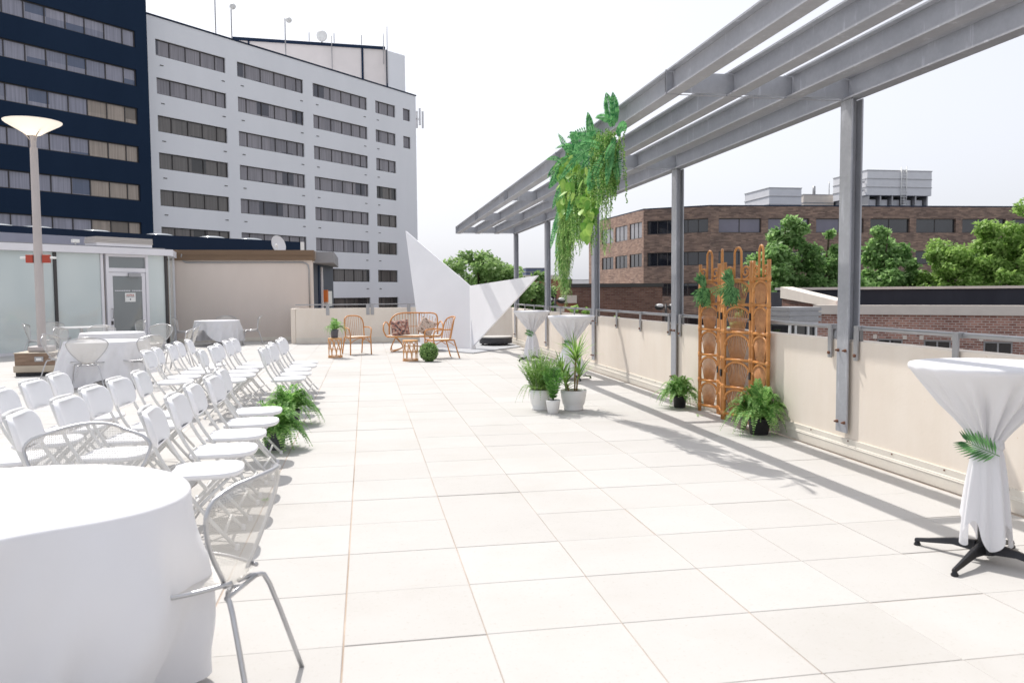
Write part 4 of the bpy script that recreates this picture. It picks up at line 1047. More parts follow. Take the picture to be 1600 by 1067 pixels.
# palm sprays hung on the screen
for nm, (x, y, z), sd in (('first palm spray, on the left fold of the rattan screen', (4.06, 9.22, 1.52), 41), ('second palm spray, on the wide middle panel of the rattan screen', (4.03, 8.42, 1.52), 42)):
    random.seed(sd); b = MB(); vx = Vector((-0.42, -0.9, 0)).normalized(); sx_ = Vector((0.35, -0.94, 0)).normalized()
    c = Vector((x-0.03, y, z))
    for k in range(9):           # upright tuft leaning to the left
        ang = R(rnd(100, 150)); d = (sx_*math.cos(ang)+Vector((0, 0, math.sin(ang)))+vx*rnd(0, 0.3)).normalized()
        L = rnd(0.12, 0.2); n = 10
        for i in range(n):
            p = c+d*(L*i/n); 
            for q in (-1, 1):
                v = (d+d.cross(vx).normalized()*q*0.55+vx*rnd(-0.1, 0.15)).normalized(); b.leaf(p, v, vx, 0.062, 0.012)
    for k in range(40):
        ang = R(rnd(150, 320)); d = (sx_*math.cos(ang)*0.6+Vector((0, 0, math.sin(ang)-0.25))+vx*rnd(0.1, 0.7)).normalized()
        L = rnd(0.08, 0.2); n = 8; dd = d.copy(); p = c+Vector((0, 0, -0.01))+rdir()*0.035
        for i in range(n):
            p = p+dd*(L/n); dd = (dd+Vector((0, 0, -0.09))).normalized()
            for q in (-1, 1):
                v = (dd+dd.cross(vx).normalized()*q*0.8+rdir()*0.15).normalized(); b.leaf(p, v, vx, 0.048, 0.013)
    o = b.build('palm_spray', 'palm', None); tag(o, nm, 'foliage', 'palm sprays tied to the screen')

# ================================================================== hanging greenery on the pergola
random.seed(77)
hg = thing('hanging_greenery', 'lush green garland of ferns, lime leaves and vines hanging from the pergola edge beam', 'garland', (2.47, 8.8, 3.2))
b = MB()
def bigfrond(mb, base, d, L, W, n=26, bend=-0.02, lw=0.03, nrm=Vector((-0.6, -0.8, 0))):
    d = d.normalized(); p = base.copy(); pts = [p.copy()]
    for i in range(n):
        p = p+d*(L/n); d = (d+Vector((0, 0, bend))).normalized(); pts.append(p.copy())
        s = (i+1)/n; sd = d.cross(nrm).normalized(); l = W*math.sin(PI*min(0.97, 0.1+0.88*s))**0.7
        for q in (-1, 1):
            v = (sd*q+d*0.35+nrm*rnd(-0.15, 0.15)).normalized(); mb.leaf(p, v, nrm, l, lw, 0, 0.003)
    mb.tube(pts[::3], 0.004, 4)
X0 = 2.47
for (y, z, dy, dz, dx, L) in ((7.85, 3.1, 0.1, 1, -0.1, 0.34), (7.75, 3.12, -0.1, 1, -0.1, 0.28), (7.7, 3.0, -1, 0.22, -0.15, 0.5), (7.8, 3.0, -0.3, -1, -0.3, 0.5), (8.2, 3.05, 1, 0.25, -0.3, 0.6), (8.3, 3.0, 1, -0.05, -0.4, 0.75), (8.8, 3.0, 0.9, 0.5, -0.2, 0.5),
       (9.2, 3.12, 0.5, 1, -0.1, 0.28), (9.4, 3.05, 0.7, 0.9, -0.1, 0.32), (9.0, 3.0, 1, -0.3, -0.3, 0.6), (9.6, 2.9, 1, -0.6, -0.3, 0.55), (9.9, 2.95, 1, 0.0, -0.2, 0.45), (8.9, 2.8, 0.3, -1, -0.5, 0.55), (8.6, 3.1, 0.0, 1, -0.1, 0.3), (9.7, 2.7, 0.6, -1, -0.3, 0.6), (9.9, 2.6, 0.4, -1, -0.3, 0.6), (8.0, 2.95, 0.6, -0.8, -0.5, 0.45), (9.8, 2.2, 0.3, -1, -0.1, 0.5), (9.95, 2.35, 0.5, -1, -0.1, 0.5)):
    bigfrond(b, Vector((X0-0.03, y, z)), Vector((dx, dy, dz)), L, rnd(0.05, 0.075), bend=-0.025)
for k in range(60):
    y = rnd(7.7, 9.9); z = rnd(2.75, 3.15)
    bigfrond(b, Vector((X0+rnd(-0.08, 0.04), y, z)), Vector((rnd(-0.8, 0.1), rnd(-0.7, 1), rnd(-0.9, 0.5))), rnd(0.25, 0.45), rnd(0.035, 0.055), 16, -0.05, 0.018)
b.build('fern_fronds', 'plast_fern', hg)
b = MB()
def ovate(mb, p, d, n_, L, W):
    sd = d.cross(n_).normalized(); pr = [(0, 0), (0.12, 0.36), (0.35, 0.5), (0.62, 0.4), (0.85, 0.18), (1, 0)]
    vs = [p]+[p+d*L*s+sd*W*h-n_*(0.12*L*s*s) for s, h in pr[1:5]]+[p+d*L-n_*0.14*L]+[p+d*L*s-sd*W*h-n_*(0.12*L*s*s) for s, h in reversed(pr[1:5])]
    mid = p+d*L*0.5+n_*0.01*-1
    vs.append(mid); m = len(vs)-1
    mb.add(vs, [(i, (i+1) % m, m) for i in range(m)], 0, True)
for k in range(95):
    c = random.choice([(9.35, 2.72, 0.26, 0.2), (8.75, 2.75, 0.22, 0.22), (9.3, 3.0, 0.3, 0.12), (8.42, 2.5, 0.08, 0.3), (9.45, 2.6, 0.12, 0.28)])
    p = Vector((X0-rnd(0.05, 0.2), c[0]+rnd(-1, 1)*c[2], c[1]+rnd(-1, 1)*c[3]))
    ovate(b, p, Vector((rnd(-0.5, 0.1), rnd(-0.5, 0.5), rnd(-1, -0.2))).normalized(), Vector((rnd(-1, -0.4), rnd(-1, 0.1), rnd(-0.1, 0.5))).normalized(), rnd(0.09, 0.15), rnd(0.07, 0.11))
for k in range(26):
    z = 2.55-0.5*k/26; y = 8.42+0.1*math.sin(k*0.9); ovate(b, Vector((X0-0.13+rnd(-0.03, 0.03), y+rnd(-0.05, 0.05), z)), Vector((rnd(-0.3, 0.2), rnd(-0.5, 0.5), -1)).normalized(), Vector((-0.7, -0.7, 0.2)), 0.11, 0.085)
b.build('lime_leaves', 'lime', hg)
b = MB()
def strand(mb, p, L, leafL, leafW, step, sway, sp_=0.7, drift=Vector((0, 0, 0))):
    p = p.copy(); d = Vector((rnd(-0.5, 0.2), rnd(-0.4, 0.4), -0.3)).normalized(); n = int(L/step); pts = [p.copy()]
    for i in range(n):
        d = (d*0.8+Vector((rnd(-1, 1)*sway, rnd(-1, 1)*sway, -0.5))+drift).normalized(); p = p+d*step; pts.append(p.copy())
        for q in range(2):
            v = (rdir()*sp_+d*0.6).normalized(); mb.leaf(p, v, rdir(), leafL*rnd(0.7, 1.2), leafW)
    mb.tube(pts[::3], 0.002, 3)
for k in range(150):
    y = random.gauss(7.95, 0.13); strand(b, Vector((X0+rnd(-0.16, 0.06), y, rnd(2.85, 3.1))), rnd(0.25, 0.62), 0.022, 0.016, 0.013, 0.25)
for k in range(120):
    y = random.gauss(8.85, 0.16); strand(b, Vector((X0+rnd(-0.16, 0.04), y, rnd(2.55, 2.9))), rnd(0.25, 0.7), 0.022, 0.015, 0.014, 0.25)
for k in range(70):
    y = random.gauss(9.5, 0.15); strand(b, Vector((X0+rnd(-0.12, 0.04), y, rnd(2.5, 2.8))), rnd(0.3, 0.7), 0.022, 0.015, 0.016, 0.25)
b.build('bead_vines', 'bead', hg)
b = MB()
for k in range(70):
    y = random.gauss(9.66, 0.09); z0_ = rnd(2.3, 2.7); L = rnd(0.35, 1.15); strand(b, Vector((X0+rnd(-0.1, 0.03), y, z0_)), L, 0.06, 0.009, 0.02, 0.12, 0.45, Vector((0, 0.11, 0)))
for k in range(7):
    strand(b, Vector((X0+rnd(-0.08, 0.0), 8.0+rnd(-0.06, 0.06), 2.4)), rnd(0.3, 0.55), 0.05, 0.008, 0.022, 0.1, 0.4)
for k in range(14):
    strand(b, Vector((X0+rnd(-0.1, 0.0), random.gauss(9.0, 0.3), 2.35)), rnd(0.2, 0.4), 0.05, 0.007, 0.022, 0.12, 0.4)
b.build('trailing_vines', 'vine', hg)

# ================================================================== lamp post on its ballast box
lx, ly = -6.03, 16.65
bb = thing('ballast_box', 'wood-clad ballast box at the foot of the lamp post', 'box', (lx, ly, 0))
mb = MB(); mb.box(lx-0.34, lx+0.34, ly-0.36, ly+0.3, 0.003, 0.07); mb.build('base', 'black_metal', bb, bevel=0.01)
mb = MB(); mb.box(lx-0.37, lx+0.37, ly-0.39, ly+0.33, 0.071, 0.2); mb.build('skirt', 'tan', bb, bevel=0.02)
mb = MB(); mb.box(lx-0.345, lx+0.345, ly-0.365, ly+0.305, 0.201, 0.42); mb.build('wood_cladding', 'wood', bb, bevel=0.006)
mb = MB(); mb.box(lx-0.36, lx+0.36, ly-0.38, ly+0.32, 0.421, 0.435); mb.build('lid', 'tan', bb)
mb = MB(); mb.box(lx-0.0, lx+0.15, ly-0.385, ly-0.366, 0.27, 0.36); o = mb.build('step_light', 'steel', bb, bevel=0.004)
mb = MB(); mb.box(lx+0.03, lx+0.12, ly-0.391, ly-0.3855, 0.295, 0.335); mb.build('lens', 'white', o)
lp = thing('lamp_post', 'tall taupe lamp post with a lit saucer-shaped glass head', 'street lamp', (lx, ly, 0.436))
mb = MB(); mb.box(lx-0.19, lx+0.19, ly-0.19, ly+0.19, 0.436, 0.54); mb.build('base_cover', 'pole', lp, bevel=0.03)
mb = MB(); mb.lathe([(0.075, 0.541), (0.078, 1.5), (0.072, 3.0), (0.066, 4.22), (0.058, 4.24)], (lx, ly), 24); mb.build('pole', 'pole', lp)
hd = MB(); hd.lathe([(0.046, 4.241), (0.05, 4.36), (0.062, 4.45), (0.075, 4.47)], (lx, ly), 24); ho = hd.build('head', 'pole', lp)
mb = MB(); mb.lathe([(0.06, 4.45), (0.12, 4.47), (0.28, 4.57), (0.45, 4.67), (0.488, 4.70), (0.493, 4.715), (0.475, 4.72), (0.28, 4.61), (0.11, 4.50), (0.001, 4.49)], (lx, ly), 48, capb=False, capt=False); go = mb.build('glass_saucer', 'lamp_glow', ho)
mb = MB(); mb.sphere((lx, ly, 4.56), 0.085, 16, 10, sc=(1, 1, 0.8)); mb.build('lamp', 'bulb', ho)
for k in range(3):
    a = R(200+k*120); mb = MB(); p = [(lx+r_*math.cos(a), ly+r_*math.sin(a), z) for r_, z in ((0.05, 4.37), (0.12, 4.46), (0.235, 4.57), (0.235, 4.63))]
    mb.tube(p, 0.011, 6); mb.build('support_arm', 'pole', ho)
for s in (-1, 1):
    eb = thing('alarm_light', 'red alarm box with white lamp on the %s side of the lamp post' % ('left' if s < 0 else 'right'), 'alarm', (lx+s*0.15, ly, 2.17), 0, 'red alarm boxes on the lamp post')
    x0, x1 = sorted((lx+s*0.08, lx+s*0.205)); mb = MB(); mb.box(x0, x1, ly-0.05, ly+0.04, 2.10, 2.25); mb.build('housing', 'red', eb, bevel=0.006)
    x0, x1 = sorted((lx+s*0.206, lx+s*0.31)); mb = MB(); mb.box(x0, x1, ly-0.03, ly+0.03, 2.175, 2.215); mb.build('strobe', 'white', eb, bevel=0.008)
# ================================================================== facades
class Fac:
    def __init__(s, P0, P1):
        s.P0 = Vector((P0[0], P0[1], 0)); d = Vector((P1[0]-P0[0], P1[1]-P0[1], 0)); s.L = d.length; s.t = d.normalized(); s.n = Vector((s.t.y, -s.t.x, 0))
    def p(s, u, z, d=0.0): return s.P0+s.t*u-s.n*d+Vector((0, 0, z))
    def quad(s, mb, u0, u1, z0, z1, d, mi=0): mb.add([s.p(u0, z0, d), s.p(u1, z0, d), s.p(u1, z1, d), s.p(u0, z1, d)], [(0, 1, 2, 3)], mi)
    def box(s, mb, u0, u1, z0, z1, d0, d1, mi=0):    # d0 nearer the viewer
        vs = [s.p(u, z, d) for z in (z0, z1) for u, d in ((u0, d0), (u1, d0), (u1, d1), (u0, d1))]
        mb.add(vs, [(3, 2, 1, 0), (4, 5, 6, 7), (0, 1, 5, 4), (1, 2, 6, 5), (2, 3, 7, 6), (3, 0, 4, 7)], mi)
    def wall(s, mb, u0, u1, z0, z1, wins, rec=0.22, thick=14, mi=0, close=(1, 1, 1)):
        us = sorted(set([u0, u1]+[w[0] for w in wins]+[w[1] for w in wins])); zs = sorted(set([z0, z1]+[w[2] for w in wins]+[w[3] for w in wins]))
        for i in range(len(us)-1):
            for j in range(len(zs)-1):
                uc, zc = (us[i]+us[i+1])/2, (zs[j]+zs[j+1])/2
                if not any(w[0] < uc < w[1] and w[2] < zc < w[3] for w in wins): s.quad(mb, us[i], us[i+1], zs[j], zs[j+1], 0, mi)
        for w in wins:
            a, b, c, d = w[:4]
            for q in ([s.p(a, c), s.p(a, c, rec), s.p(a, d, rec), s.p(a, d)], [s.p(b, c), s.p(b, d), s.p(b, d, rec), s.p(b, c, rec)],
                      [s.p(a, d), s.p(a, d, rec), s.p(b, d, rec), s.p(b, d)], [s.p(a, c), s.p(b, c), s.p(b, c, rec), s.p(a, c, rec)]):
                mb.add(q, [(0, 1, 2, 3)], mi)
        if close[0]: mb.add([s.p(u0, z0), s.p(u0, z1), s.p(u0, z1, thick), s.p(u0, z0, thick)], [(0, 1, 2, 3)], mi)
        if close[1]: mb.add([s.p(u1, z0), s.p(u1, z0, thick), s.p(u1, z1, thick), s.p(u1, z1)], [(0, 1, 2, 3)], mi)
        if close[2]: mb.add([s.p(u0, z1), s.p(u1, z1), s.p(u1, z1, thick), s.p(u0, z1, thick)], [(0, 1, 2, 3)], mi)
        if any(close): mb.add([s.p(u0, z0, thick), s.p(u0, z1, thick), s.p(u1, z1, thick), s.p(u1, z0, thick)], [(0, 1, 2, 3)], mi)
    def window(s, parent, a, b, c, d, mulls, pane, rec=0.22, fw=0.05, frame='win_frame'):
        mb = MB()
        s.box(mb, a, b, c, c+fw, rec-0.09, rec); s.box(mb, a, b, d-fw, d, rec-0.09, rec)
        for m in [a+fw/2, b-fw/2]+list(mulls): s.box(mb, m-fw/2, m+fw/2, c+fw+0.001, d-fw-0.001, rec-0.085, rec)
        o = mb.build('window', frame, parent)
        mb = MB(); s.box(mb, a, b, c, d, rec-0.03, rec+0.02); mb.build('pane', pane, o, uv=True)
        return o
random.seed(9)
# white hotel wing
W = Fac((-14.89, 63.0), (5.45, 84.46))
hw = thing('hotel_building', 'white hotel wing with rows of ribbon windows, behind the beige low wall', 'building', (-5, 75, -9))
rowsz = [19.95, 17.22, 14.52, 11.85, 9.18, 6.48, 3.78, 1.12, -1.6, -4.3]
cols = [(0.46, 6.45, [1.65, 3.0, 4.3, 5.55]), (7.55, 14.42, [8.45, 9.95, 11.35, 12.6, 13.75]), (15.53, 22.34, [16.3, 17.75, 19.1, 20.35, 21.5]), (23.49, 26.35, [24.1, 25.4])]
wins = []
for z in rowsz:
    for a, b, m in cols: wins.append((a, b, z-1.17, z, m))
for z in rowsz[:2]: wins.append((27.5, 28.6, z-1.17, z, []))
mb = MB(); W.wall(mb, -12, 29.5, -9, 21.5, wins, 0.2, 16); mb.build('wall', 'hotel_white', hw)
mb = MB(); W.box(mb, -12.05, 29.56, 21.502, 21.62, -0.05, 0.3); mb.build('coping', 'coping_navy', hw)
for (a, b, c, d, m) in wins:
    pane = 'pane'
    if (c < 16 and a < 1): pane = 'pane_low'
    if c < 5.2 or (a > 23 and c < 11): pane = 'pane_low'
    W.window(hw, a, b, c, d, [q+rnd(-0.03, 0.03) for q in m], pane, 0.2)
mb = MB()
for z in rowsz:
    for u in (0.9, 6.2, 8.0, 14.2, 16.0, 22.0, 23.8): W.box(mb, u-0.14, u+0.14, z-1.85, z-1.79, -0.03, 0.0)
mb.build('wall_vents', 'win_frame', hw)
# penthouse on the roof
PH0, PH1, PH2 = (-12.7, 88.9), (2.8, 89.95), (4.75, 91.6)
ph = thing('rooftop_penthouse', 'pale beige machine room on the roof of the white hotel', 'penthouse', (-2, 92, 21.6))
F = Fac(PH0, PH1)
mb = MB(); F.wall(mb, 0, F.L, 20.5, 27.6, [], 0.1, 7); mb.build('wall', 'beige_pent', ph)
mb = MB(); F.box(mb, -0.3, F.L*0.985, 27.602, 27.9, -0.15, 0.3); mb.build('roof_edge', 'coping_navy', ph)
mb = MB(); F.box(mb, 0.08*F.L, 0.09*F.L, 21, 27.6, -0.1, 0); F.box(mb, 0.822*F.L, 0.836*F.L, 21, 27.6, -0.1, 0); F.box(mb, F.L-0.15, F.L, 21, 27.6, -0.1, 0); mb.build('downpipe', 'coping_navy', ph)
F2 = Fac((2.83, 89.98), PH2); mb = MB(); F2.wall(mb, 0.02, F2.L, 20.5, 27.55, [], 0.1, 5); mb.build('side_wall', 'hotel_white', ph)
for i, (u, h, dsh) in enumerate(((6.1, 25.3, 0), (7.6, 24.4, 1), (13.1, 24.9, 2))):
    t = thing('roof_antenna', ['tall whip antenna, leftmost on the white hotel roof', 'short antenna with small box head on the white hotel roof', 'antenna with small round dish at the middle of the hotel roof'][i], 'antenna', tuple(W.p(u, 21.6, 0.6)), 0, 'antennas on the hotel roof')
    b = MB(); b.tube([W.p(u, 21.6, 0.6), W.p(u, h, 0.6)], 0.05, 6); b.build('mast', 'steel', t)
    if dsh: b = MB(); b.sphere(W.p(u+0.25*dsh-0.25, h-0.1, 0.4), 0.26, 8, 6, sc=(1, 0.5, 1)); b.build('head', 'white', t)
for i, (u, z0_, h) in enumerate(((7.4, 27.9, 28.8), (9.7, 22.5, 28.6), (9.95, 27.9, 28.9), (12.8, 27.9, 28.9), (15.1, 26.0, 29.2), (15.5, 24.0, 30.0))):
    t = thing('roof_antenna', ['thin antenna at the left of the beige machine room roof', 'long antenna fixed to the face of the beige machine room', 'short antenna right of the round dish on the machine room', 'thick stub antenna on the right half of the machine room', 'slim antenna next to the tallest mast of the machine room', 'tallest antenna, at the right corner of the machine room'][i], 'antenna', tuple(F.p(u, z0_, -0.3)), 0, 'antennas on the machine room')
    b = MB(); b.tube([F.p(u, z0_, -0.3), F.p(u, h, -0.3)], 0.045, 6); b.build('mast', 'steel', t)
t = thing('round_dish', 'white round drum dish on top of the beige machine room', 'dish', tuple(F.p(8.7, 27.9, 0)))
b = MB(); c = F.p(8.7, 28.5, -0.2); b.lathe([(0.5, 0), (0.55, 0.05), (0.55, 0.3), (0.45, 0.34)], (0, 0), 20); b.v = [tuple(c+F.t*x+F.n*z+Vector((0, 0, y))) for x, y, z in b.v]; b.build('drum', 'white', t)
b = MB(); b.tube([F.p(8.7, 27.9, 0), F.p(8.7, 28.3, 0)], 0.07, 6); b.build('stand', 'steel', t)
t = thing('panel_antenna', 'panel antennas fixed high on the right corner of the white hotel', 'antenna', tuple(W.p(29.6, 19.5, 0)))
for k in range(3):
    b = MB(); q = W.p(29.9+0.22*k, 19.3+(0.3 if k == 1 else 0), 0.2-0.2*k); b.box(q.x-0.1, q.x+0.1, q.y-0.1, q.y+0.1, q.z-0.9, q.z+0.8); b.build('antenna_panel', 'hvac', t)
b = MB(); b.tube([W.p(29.5, 19.3, 0.2), W.p(30.3, 19.3, 0.1)], 0.05, 6); b.build('arm', 'steel', t)

# navy hotel tower
tdir = Vector((20.34, 21.46, 0)).normalized(); nn_ = Vector((tdir.y, -tdir.x, 0))
P = Vector((-14.89, 63.0, 0))+nn_*1.6; N0 = P-tdir*30
N = Fac((N0.x, N0.y), (P.x-tdir.x*1.22, P.y-tdir.y*1.22))
hn = thing('hotel_building', 'dark navy hotel tower with long ribbon windows at the far left', 'building', (-30, 50, -9))
wins = []; pn = [27.9, 27.02, 25.75, 24.43, 23.19, 21.9, 20.65]
k = 20.65
while k > 1.5: k -= 1.25; pn.append(k)
a0 = 2.0
for r_ in range(11):
    z = 19.52-2.6*r_+ (0); wins.append((a0, 27.9, z-1.12, z))
mb = MB(); N.wall(mb, 0, N.L, -9, 27, wins, 0.2, 22); mb.build('wall', 'hotel_navy', hn)
for r_, (a, b, c, d) in enumerate(wins):
    o = N.window(hn, a, b, c, d, [q for q in pn if a < q < b-0.1], 'pane_blue', 0.2, 0.06)
    if 2 <= r_ <= 6:
        mb = MB(); N.box(mb, 24.43+0.03, b-0.05, c+0.06, d-0.06, 0.165, 0.169); mb.build('pane', 'pane_tan', o, uv=True)  # thin overlay carrying the painted tan reflection

# ------------------------------------------------ low navy-fascia roof behind the pavilion
lb = thing('hotel_lobby', 'low hotel lobby block with navy fascia and skylight domes behind the glass pavilion', 'building', (-8, 38, -1))
mb = MB()
A = Fac((-22.3, 20.5), (-8.6, 35.8)); Bf = Fac((-8.6, 35.8), (-2.85, 40.5))
for f_, u0 in ((A, 0), (Bf, 0.02)):
    f_.box(mb, u0, f_.L, 3.15, 3.98, 0, 4)
mb.build('fascia', 'coping_navy', lb)
mb = MB()
for f_, u0 in ((A, 0), (Bf, 0.02)): f_.box(mb, u0, f_.L, -0.5, 3.148, 0.15, 4)
mb.build('wall', 'lavender', lb)
def dome(parent, c, r, mi='dome'):
    b = MB(); b.grid(lambda i, j: (c[0]+r*math.cos(2*PI*i)*math.cos(j*PI/2), c[1]+r*math.sin(2*PI*i)*math.cos(j*PI/2), c[2]+0.2*r*math.sin(j*PI/2)), 24, 6, 0, True)
    b.build('skylight', mi, parent)
for u in (6.3, 10.2, 12.0, 13.9, 15.3, 17.6): dome(lb, A.p(u+1, 3.981, 0.9), 0.62)
for u in (0.6, 3.0, 4.9): dome(lb, Bf.p(u, 3.981, 0.7), 0.6)
gw = thing('lobby_wall', 'grey lavender wall strip above the glass pavilion', 'wall', (-9, 29.5, 0))
Gf = Fac((-17.2, 21.6), (-9.35, 30.3)); mb = MB(); Gf.box(mb, 0, Gf.L, 0, 3.5, 0, 0.6); mb.build('wall_panel', 'lavender', gw)

# ------------------------------------------------ glass pavilion
PV = Fac((-12.5, 18.28), (-5.69, 25.22)); S0 = PV.L-4.484   # u of the pixel-edge mullion set
pv = thing('glass_pavilion', 'glazed white pavilion with a glass entrance door at the left of the terrace', 'pavilion', (-8, 23, 0))
uD0, uD1, uC = PV.L-1.76, PV.L-0.68, PV.L
mb = MB(); PV.box(mb, 0, PV.L+0.12, 2.62, 2.80, -0.14, 0.5); PV.box(mb, 0, PV.L+0.0, 0.0, 0.07, -0.03, 0.1)
Q = Fac((-5.62, 25.27), (-5.86, 26.85)); Q2 = Q
mb.build('canopy_fascia', 'pav_white', pv)
mb = MB(); PV.box(mb, -0.3, PV.L-0.1, 2.801, 2.83, -0.1, 3.5); mb.build('roof', 'roof_grey', pv)
mb = MB(); PV.box(mb, uD0-0.08, uD0+0.0, 0.0, 2.618, -0.03, 0.07); PV.box(mb, uD1, uD1+0.08, 0.0, 2.618, -0.03, 0.07)
PV.box(mb, uD0+0.001, uD1-0.001, 2.13, 2.24, -0.02, 0.06); PV.box(mb, uD0+0.001, uD1-0.001, 2.55, 2.618, -0.02, 0.06)
PV.box(mb, uD0-0.22, uD0-0.15, 0.0, 2.618, -0.02, 0.07)
mb.build('door_frame', 'pav_white', pv)
for um in (S0+1.3, PV.L-0.03):
    mb = MB(); PV.box(mb, um-0.04, um+0.03, 0.07, 2.618, -0.03, 0.08); mb.build('mullion', 'win_frame', pv)
mb = MB(); PV.box(mb, 0, S0+1.258, 0.071, 2.618, 0.02, 0.04); mb.build('glass_panel', 'pav_glass', pv)
mb = MB(); PV.box(mb, S0+1.332, uD0-0.222, 0.071, 2.618, 0.02, 0.04); mb.build('glass_panel', 'pav_glass', pv)
mb = MB(); PV.box(mb, uD1+0.081, PV.L-0.072, 0.071, 2.618, 0.02, 0.04); mb.build('glass_panel', 'pav_glass', pv)
mb = MB(); PV.box(mb, uD0+0.001, uD1-0.001, 2.241, 2.549, 0.02, 0.04); mb.build('transom_pane', 'pav_glass2', pv)
dr = MB(); 
for (a, b, c, d) in ((uD0+0.01, uD0+0.11, 0.01, 2.12), (uD1-0.11, uD1-0.01, 0.01, 2.12), (uD0+0.111, uD1-0.111, 0.01, 0.2), (uD0+0.111, uD1-0.111, 2.02, 2.12)): PV.box(dr, a, b, c, d, 0.0, 0.045)
do = dr.build('door', 'pav_white', pv)
mb = MB(); PV.box(mb, uD0+0.111, uD1-0.111, 0.201, 2.019, 0.02, 0.03); mb.build('glass', 'pav_glass2', do)
mb = MB(); PV.box(mb, uD0+0.55, uD1-0.18, 2.0, 2.1, -0.07, -0.001); mb.build('closer', 'steel', do)
mb = MB(); mb.tube([PV.p(uD0+0.06, 1.12, 0), PV.p(uD0+0.06, 1.12, -0.06), PV.p(uD0+0.06, 0.85, -0.06), PV.p(uD0+0.06, 0.85, 0)], 0.012, 6); mb.build('handle', 'steel', do)
mb = MB(); PV.box(mb, uD0+0.03, uD0+0.08, 0.68, 0.78, -0.03, -0.001); mb.build('lock', 'win_frame', do)
# notice on the door
nb = MB(); PV.box(nb, uD0+0.46, uD0+0.77, 1.3, 1.55, 0.013, 0.019); no = nb.build('door_notice', 'white', do)
def word(txt, f_, u, z, h, mat, parent, d, bold=0.0):
    cu = bpy.data.curves.new('lettering', 'FONT'); cu.body = txt; cu.size = h; cu.align_x = 'CENTER'; cu.extrude = 0.001; cu.offset = bold
    ob = bpy.data.objects.new('lettering', cu)
    q = f_.p(u, z, d); rot = Matrix((( f_.t.x, 0, f_.n.x, q.x), (f_.t.y, 0, f_.n.y, q.y), (0, 1, 0, q.z), (0, 0, 0, 1)))
    COL.objects.link(ob); dg = bpy.context.evaluated_depsgraph_get(); me = bpy.data.meshes.new_from_object(ob.evaluated_get(dg))
    bpy.data.objects.remove(ob); me.materials.clear(); me.materials.append(M[mat]); me.transform(rot)
    mw = Matrix.Identity(4); q_ = parent; ch = []
    while q_ is not None: ch.append(q_); q_ = q_.parent
    for q_ in reversed(ch): mw = mw @ q_.matrix_basis
    me.transform(mw.inverted()); o = bpy.data.objects.new('lettering', me); COL.objects.link(o); o.parent = parent
    return o
word('NOTICE', PV, uD0+0.615, 1.465, 0.062, 'red', no, 0.0125, 0.002)
mb = MB(); PV.box(mb, uD0+0.49, uD0+0.74, 1.435, 1.445, 0.0115, 0.0125); PV.box(mb, uD0+0.60, uD0+0.63, 1.35, 1.39, 0.0115, 0.0125); mb.build('notice_print', 'coping_navy', no)
mb = MB()
for k in range(18): 
    if k not in (9,): PV.box(mb, uD0+0.18+k*0.05, uD0+0.215+k*0.05, 1.6, 1.625, 0.0165, 0.0185)
mb.build('frosted_line', 'pav_white', do)
mb = MB(); F_ = Fac((-5.64, 25.3), (-5.86, 26.86)); F_.box(mb, 0.0, F_.L, 0.071, 2.618, 0.0, 0.03); mb.build('glass_panel', 'pav_glass', pv)
mb = MB(); F_.box(mb, 0.0, F_.L, 2.62, 2.8, -0.1, 0.2); F_.box(mb, 0, F_.L, 0, 0.07, -0.05, 0.1); F_.box(mb, F_.L-0.09, F_.L, 0.071, 2.619, -0.03, 0.06); mb.build('side_fascia', 'pav_white', pv)
mb = MB(); F_.box(mb, -0.2, -0.12, 2.0, 2.01, 0.2, 0.3); 
# interior blinds seen behind the glass are part of the glass tone; back wall closes the room
mb = MB(); PV.box(mb, -0.2, PV.L-0.4, 0.0, 2.6, 2.2, 2.4); mb.build('inner_wall', 'beige', pv)
sh = thing('shutter_housing', 'ribbed beige shutter housing on top of the pavilion over the door', 'housing', tuple(PV.p(uD0, 2.83, 0)))
mb = MB(); PV.box(mb, uD0-0.35, uD1+0.18, 2.831, 2.91, -0.09, 0.5); mb.build('lower_box', 'pav_white', sh)
for i in range(4):
    mb = MB(); PV.box(mb, uD0-0.38+0.01*i, uD1+0.2, 2.911+0.043*i, 2.949+0.043*i, -0.1+0.01*(i % 2), 0.5); mb.build('rib', 'shutter', sh)
fl = thing('floodlight', 'small cream floodlight on the pavilion roof edge', 'floodlight', tuple(PV.p(S0+1.85, 2.83, 0)))
b = MB(); b.tube([PV.p(S0+1.85, 2.83, 0), PV.p(S0+1.85, 2.88, 0)], 0.02, 6); b.build('stem', 'white', fl)
b = MB(); PV.box(b, S0+1.76, S0+1.94, 2.88, 2.97, -0.06, 0.05); b.build('lamp_head', 'white', fl, bevel=0.01)

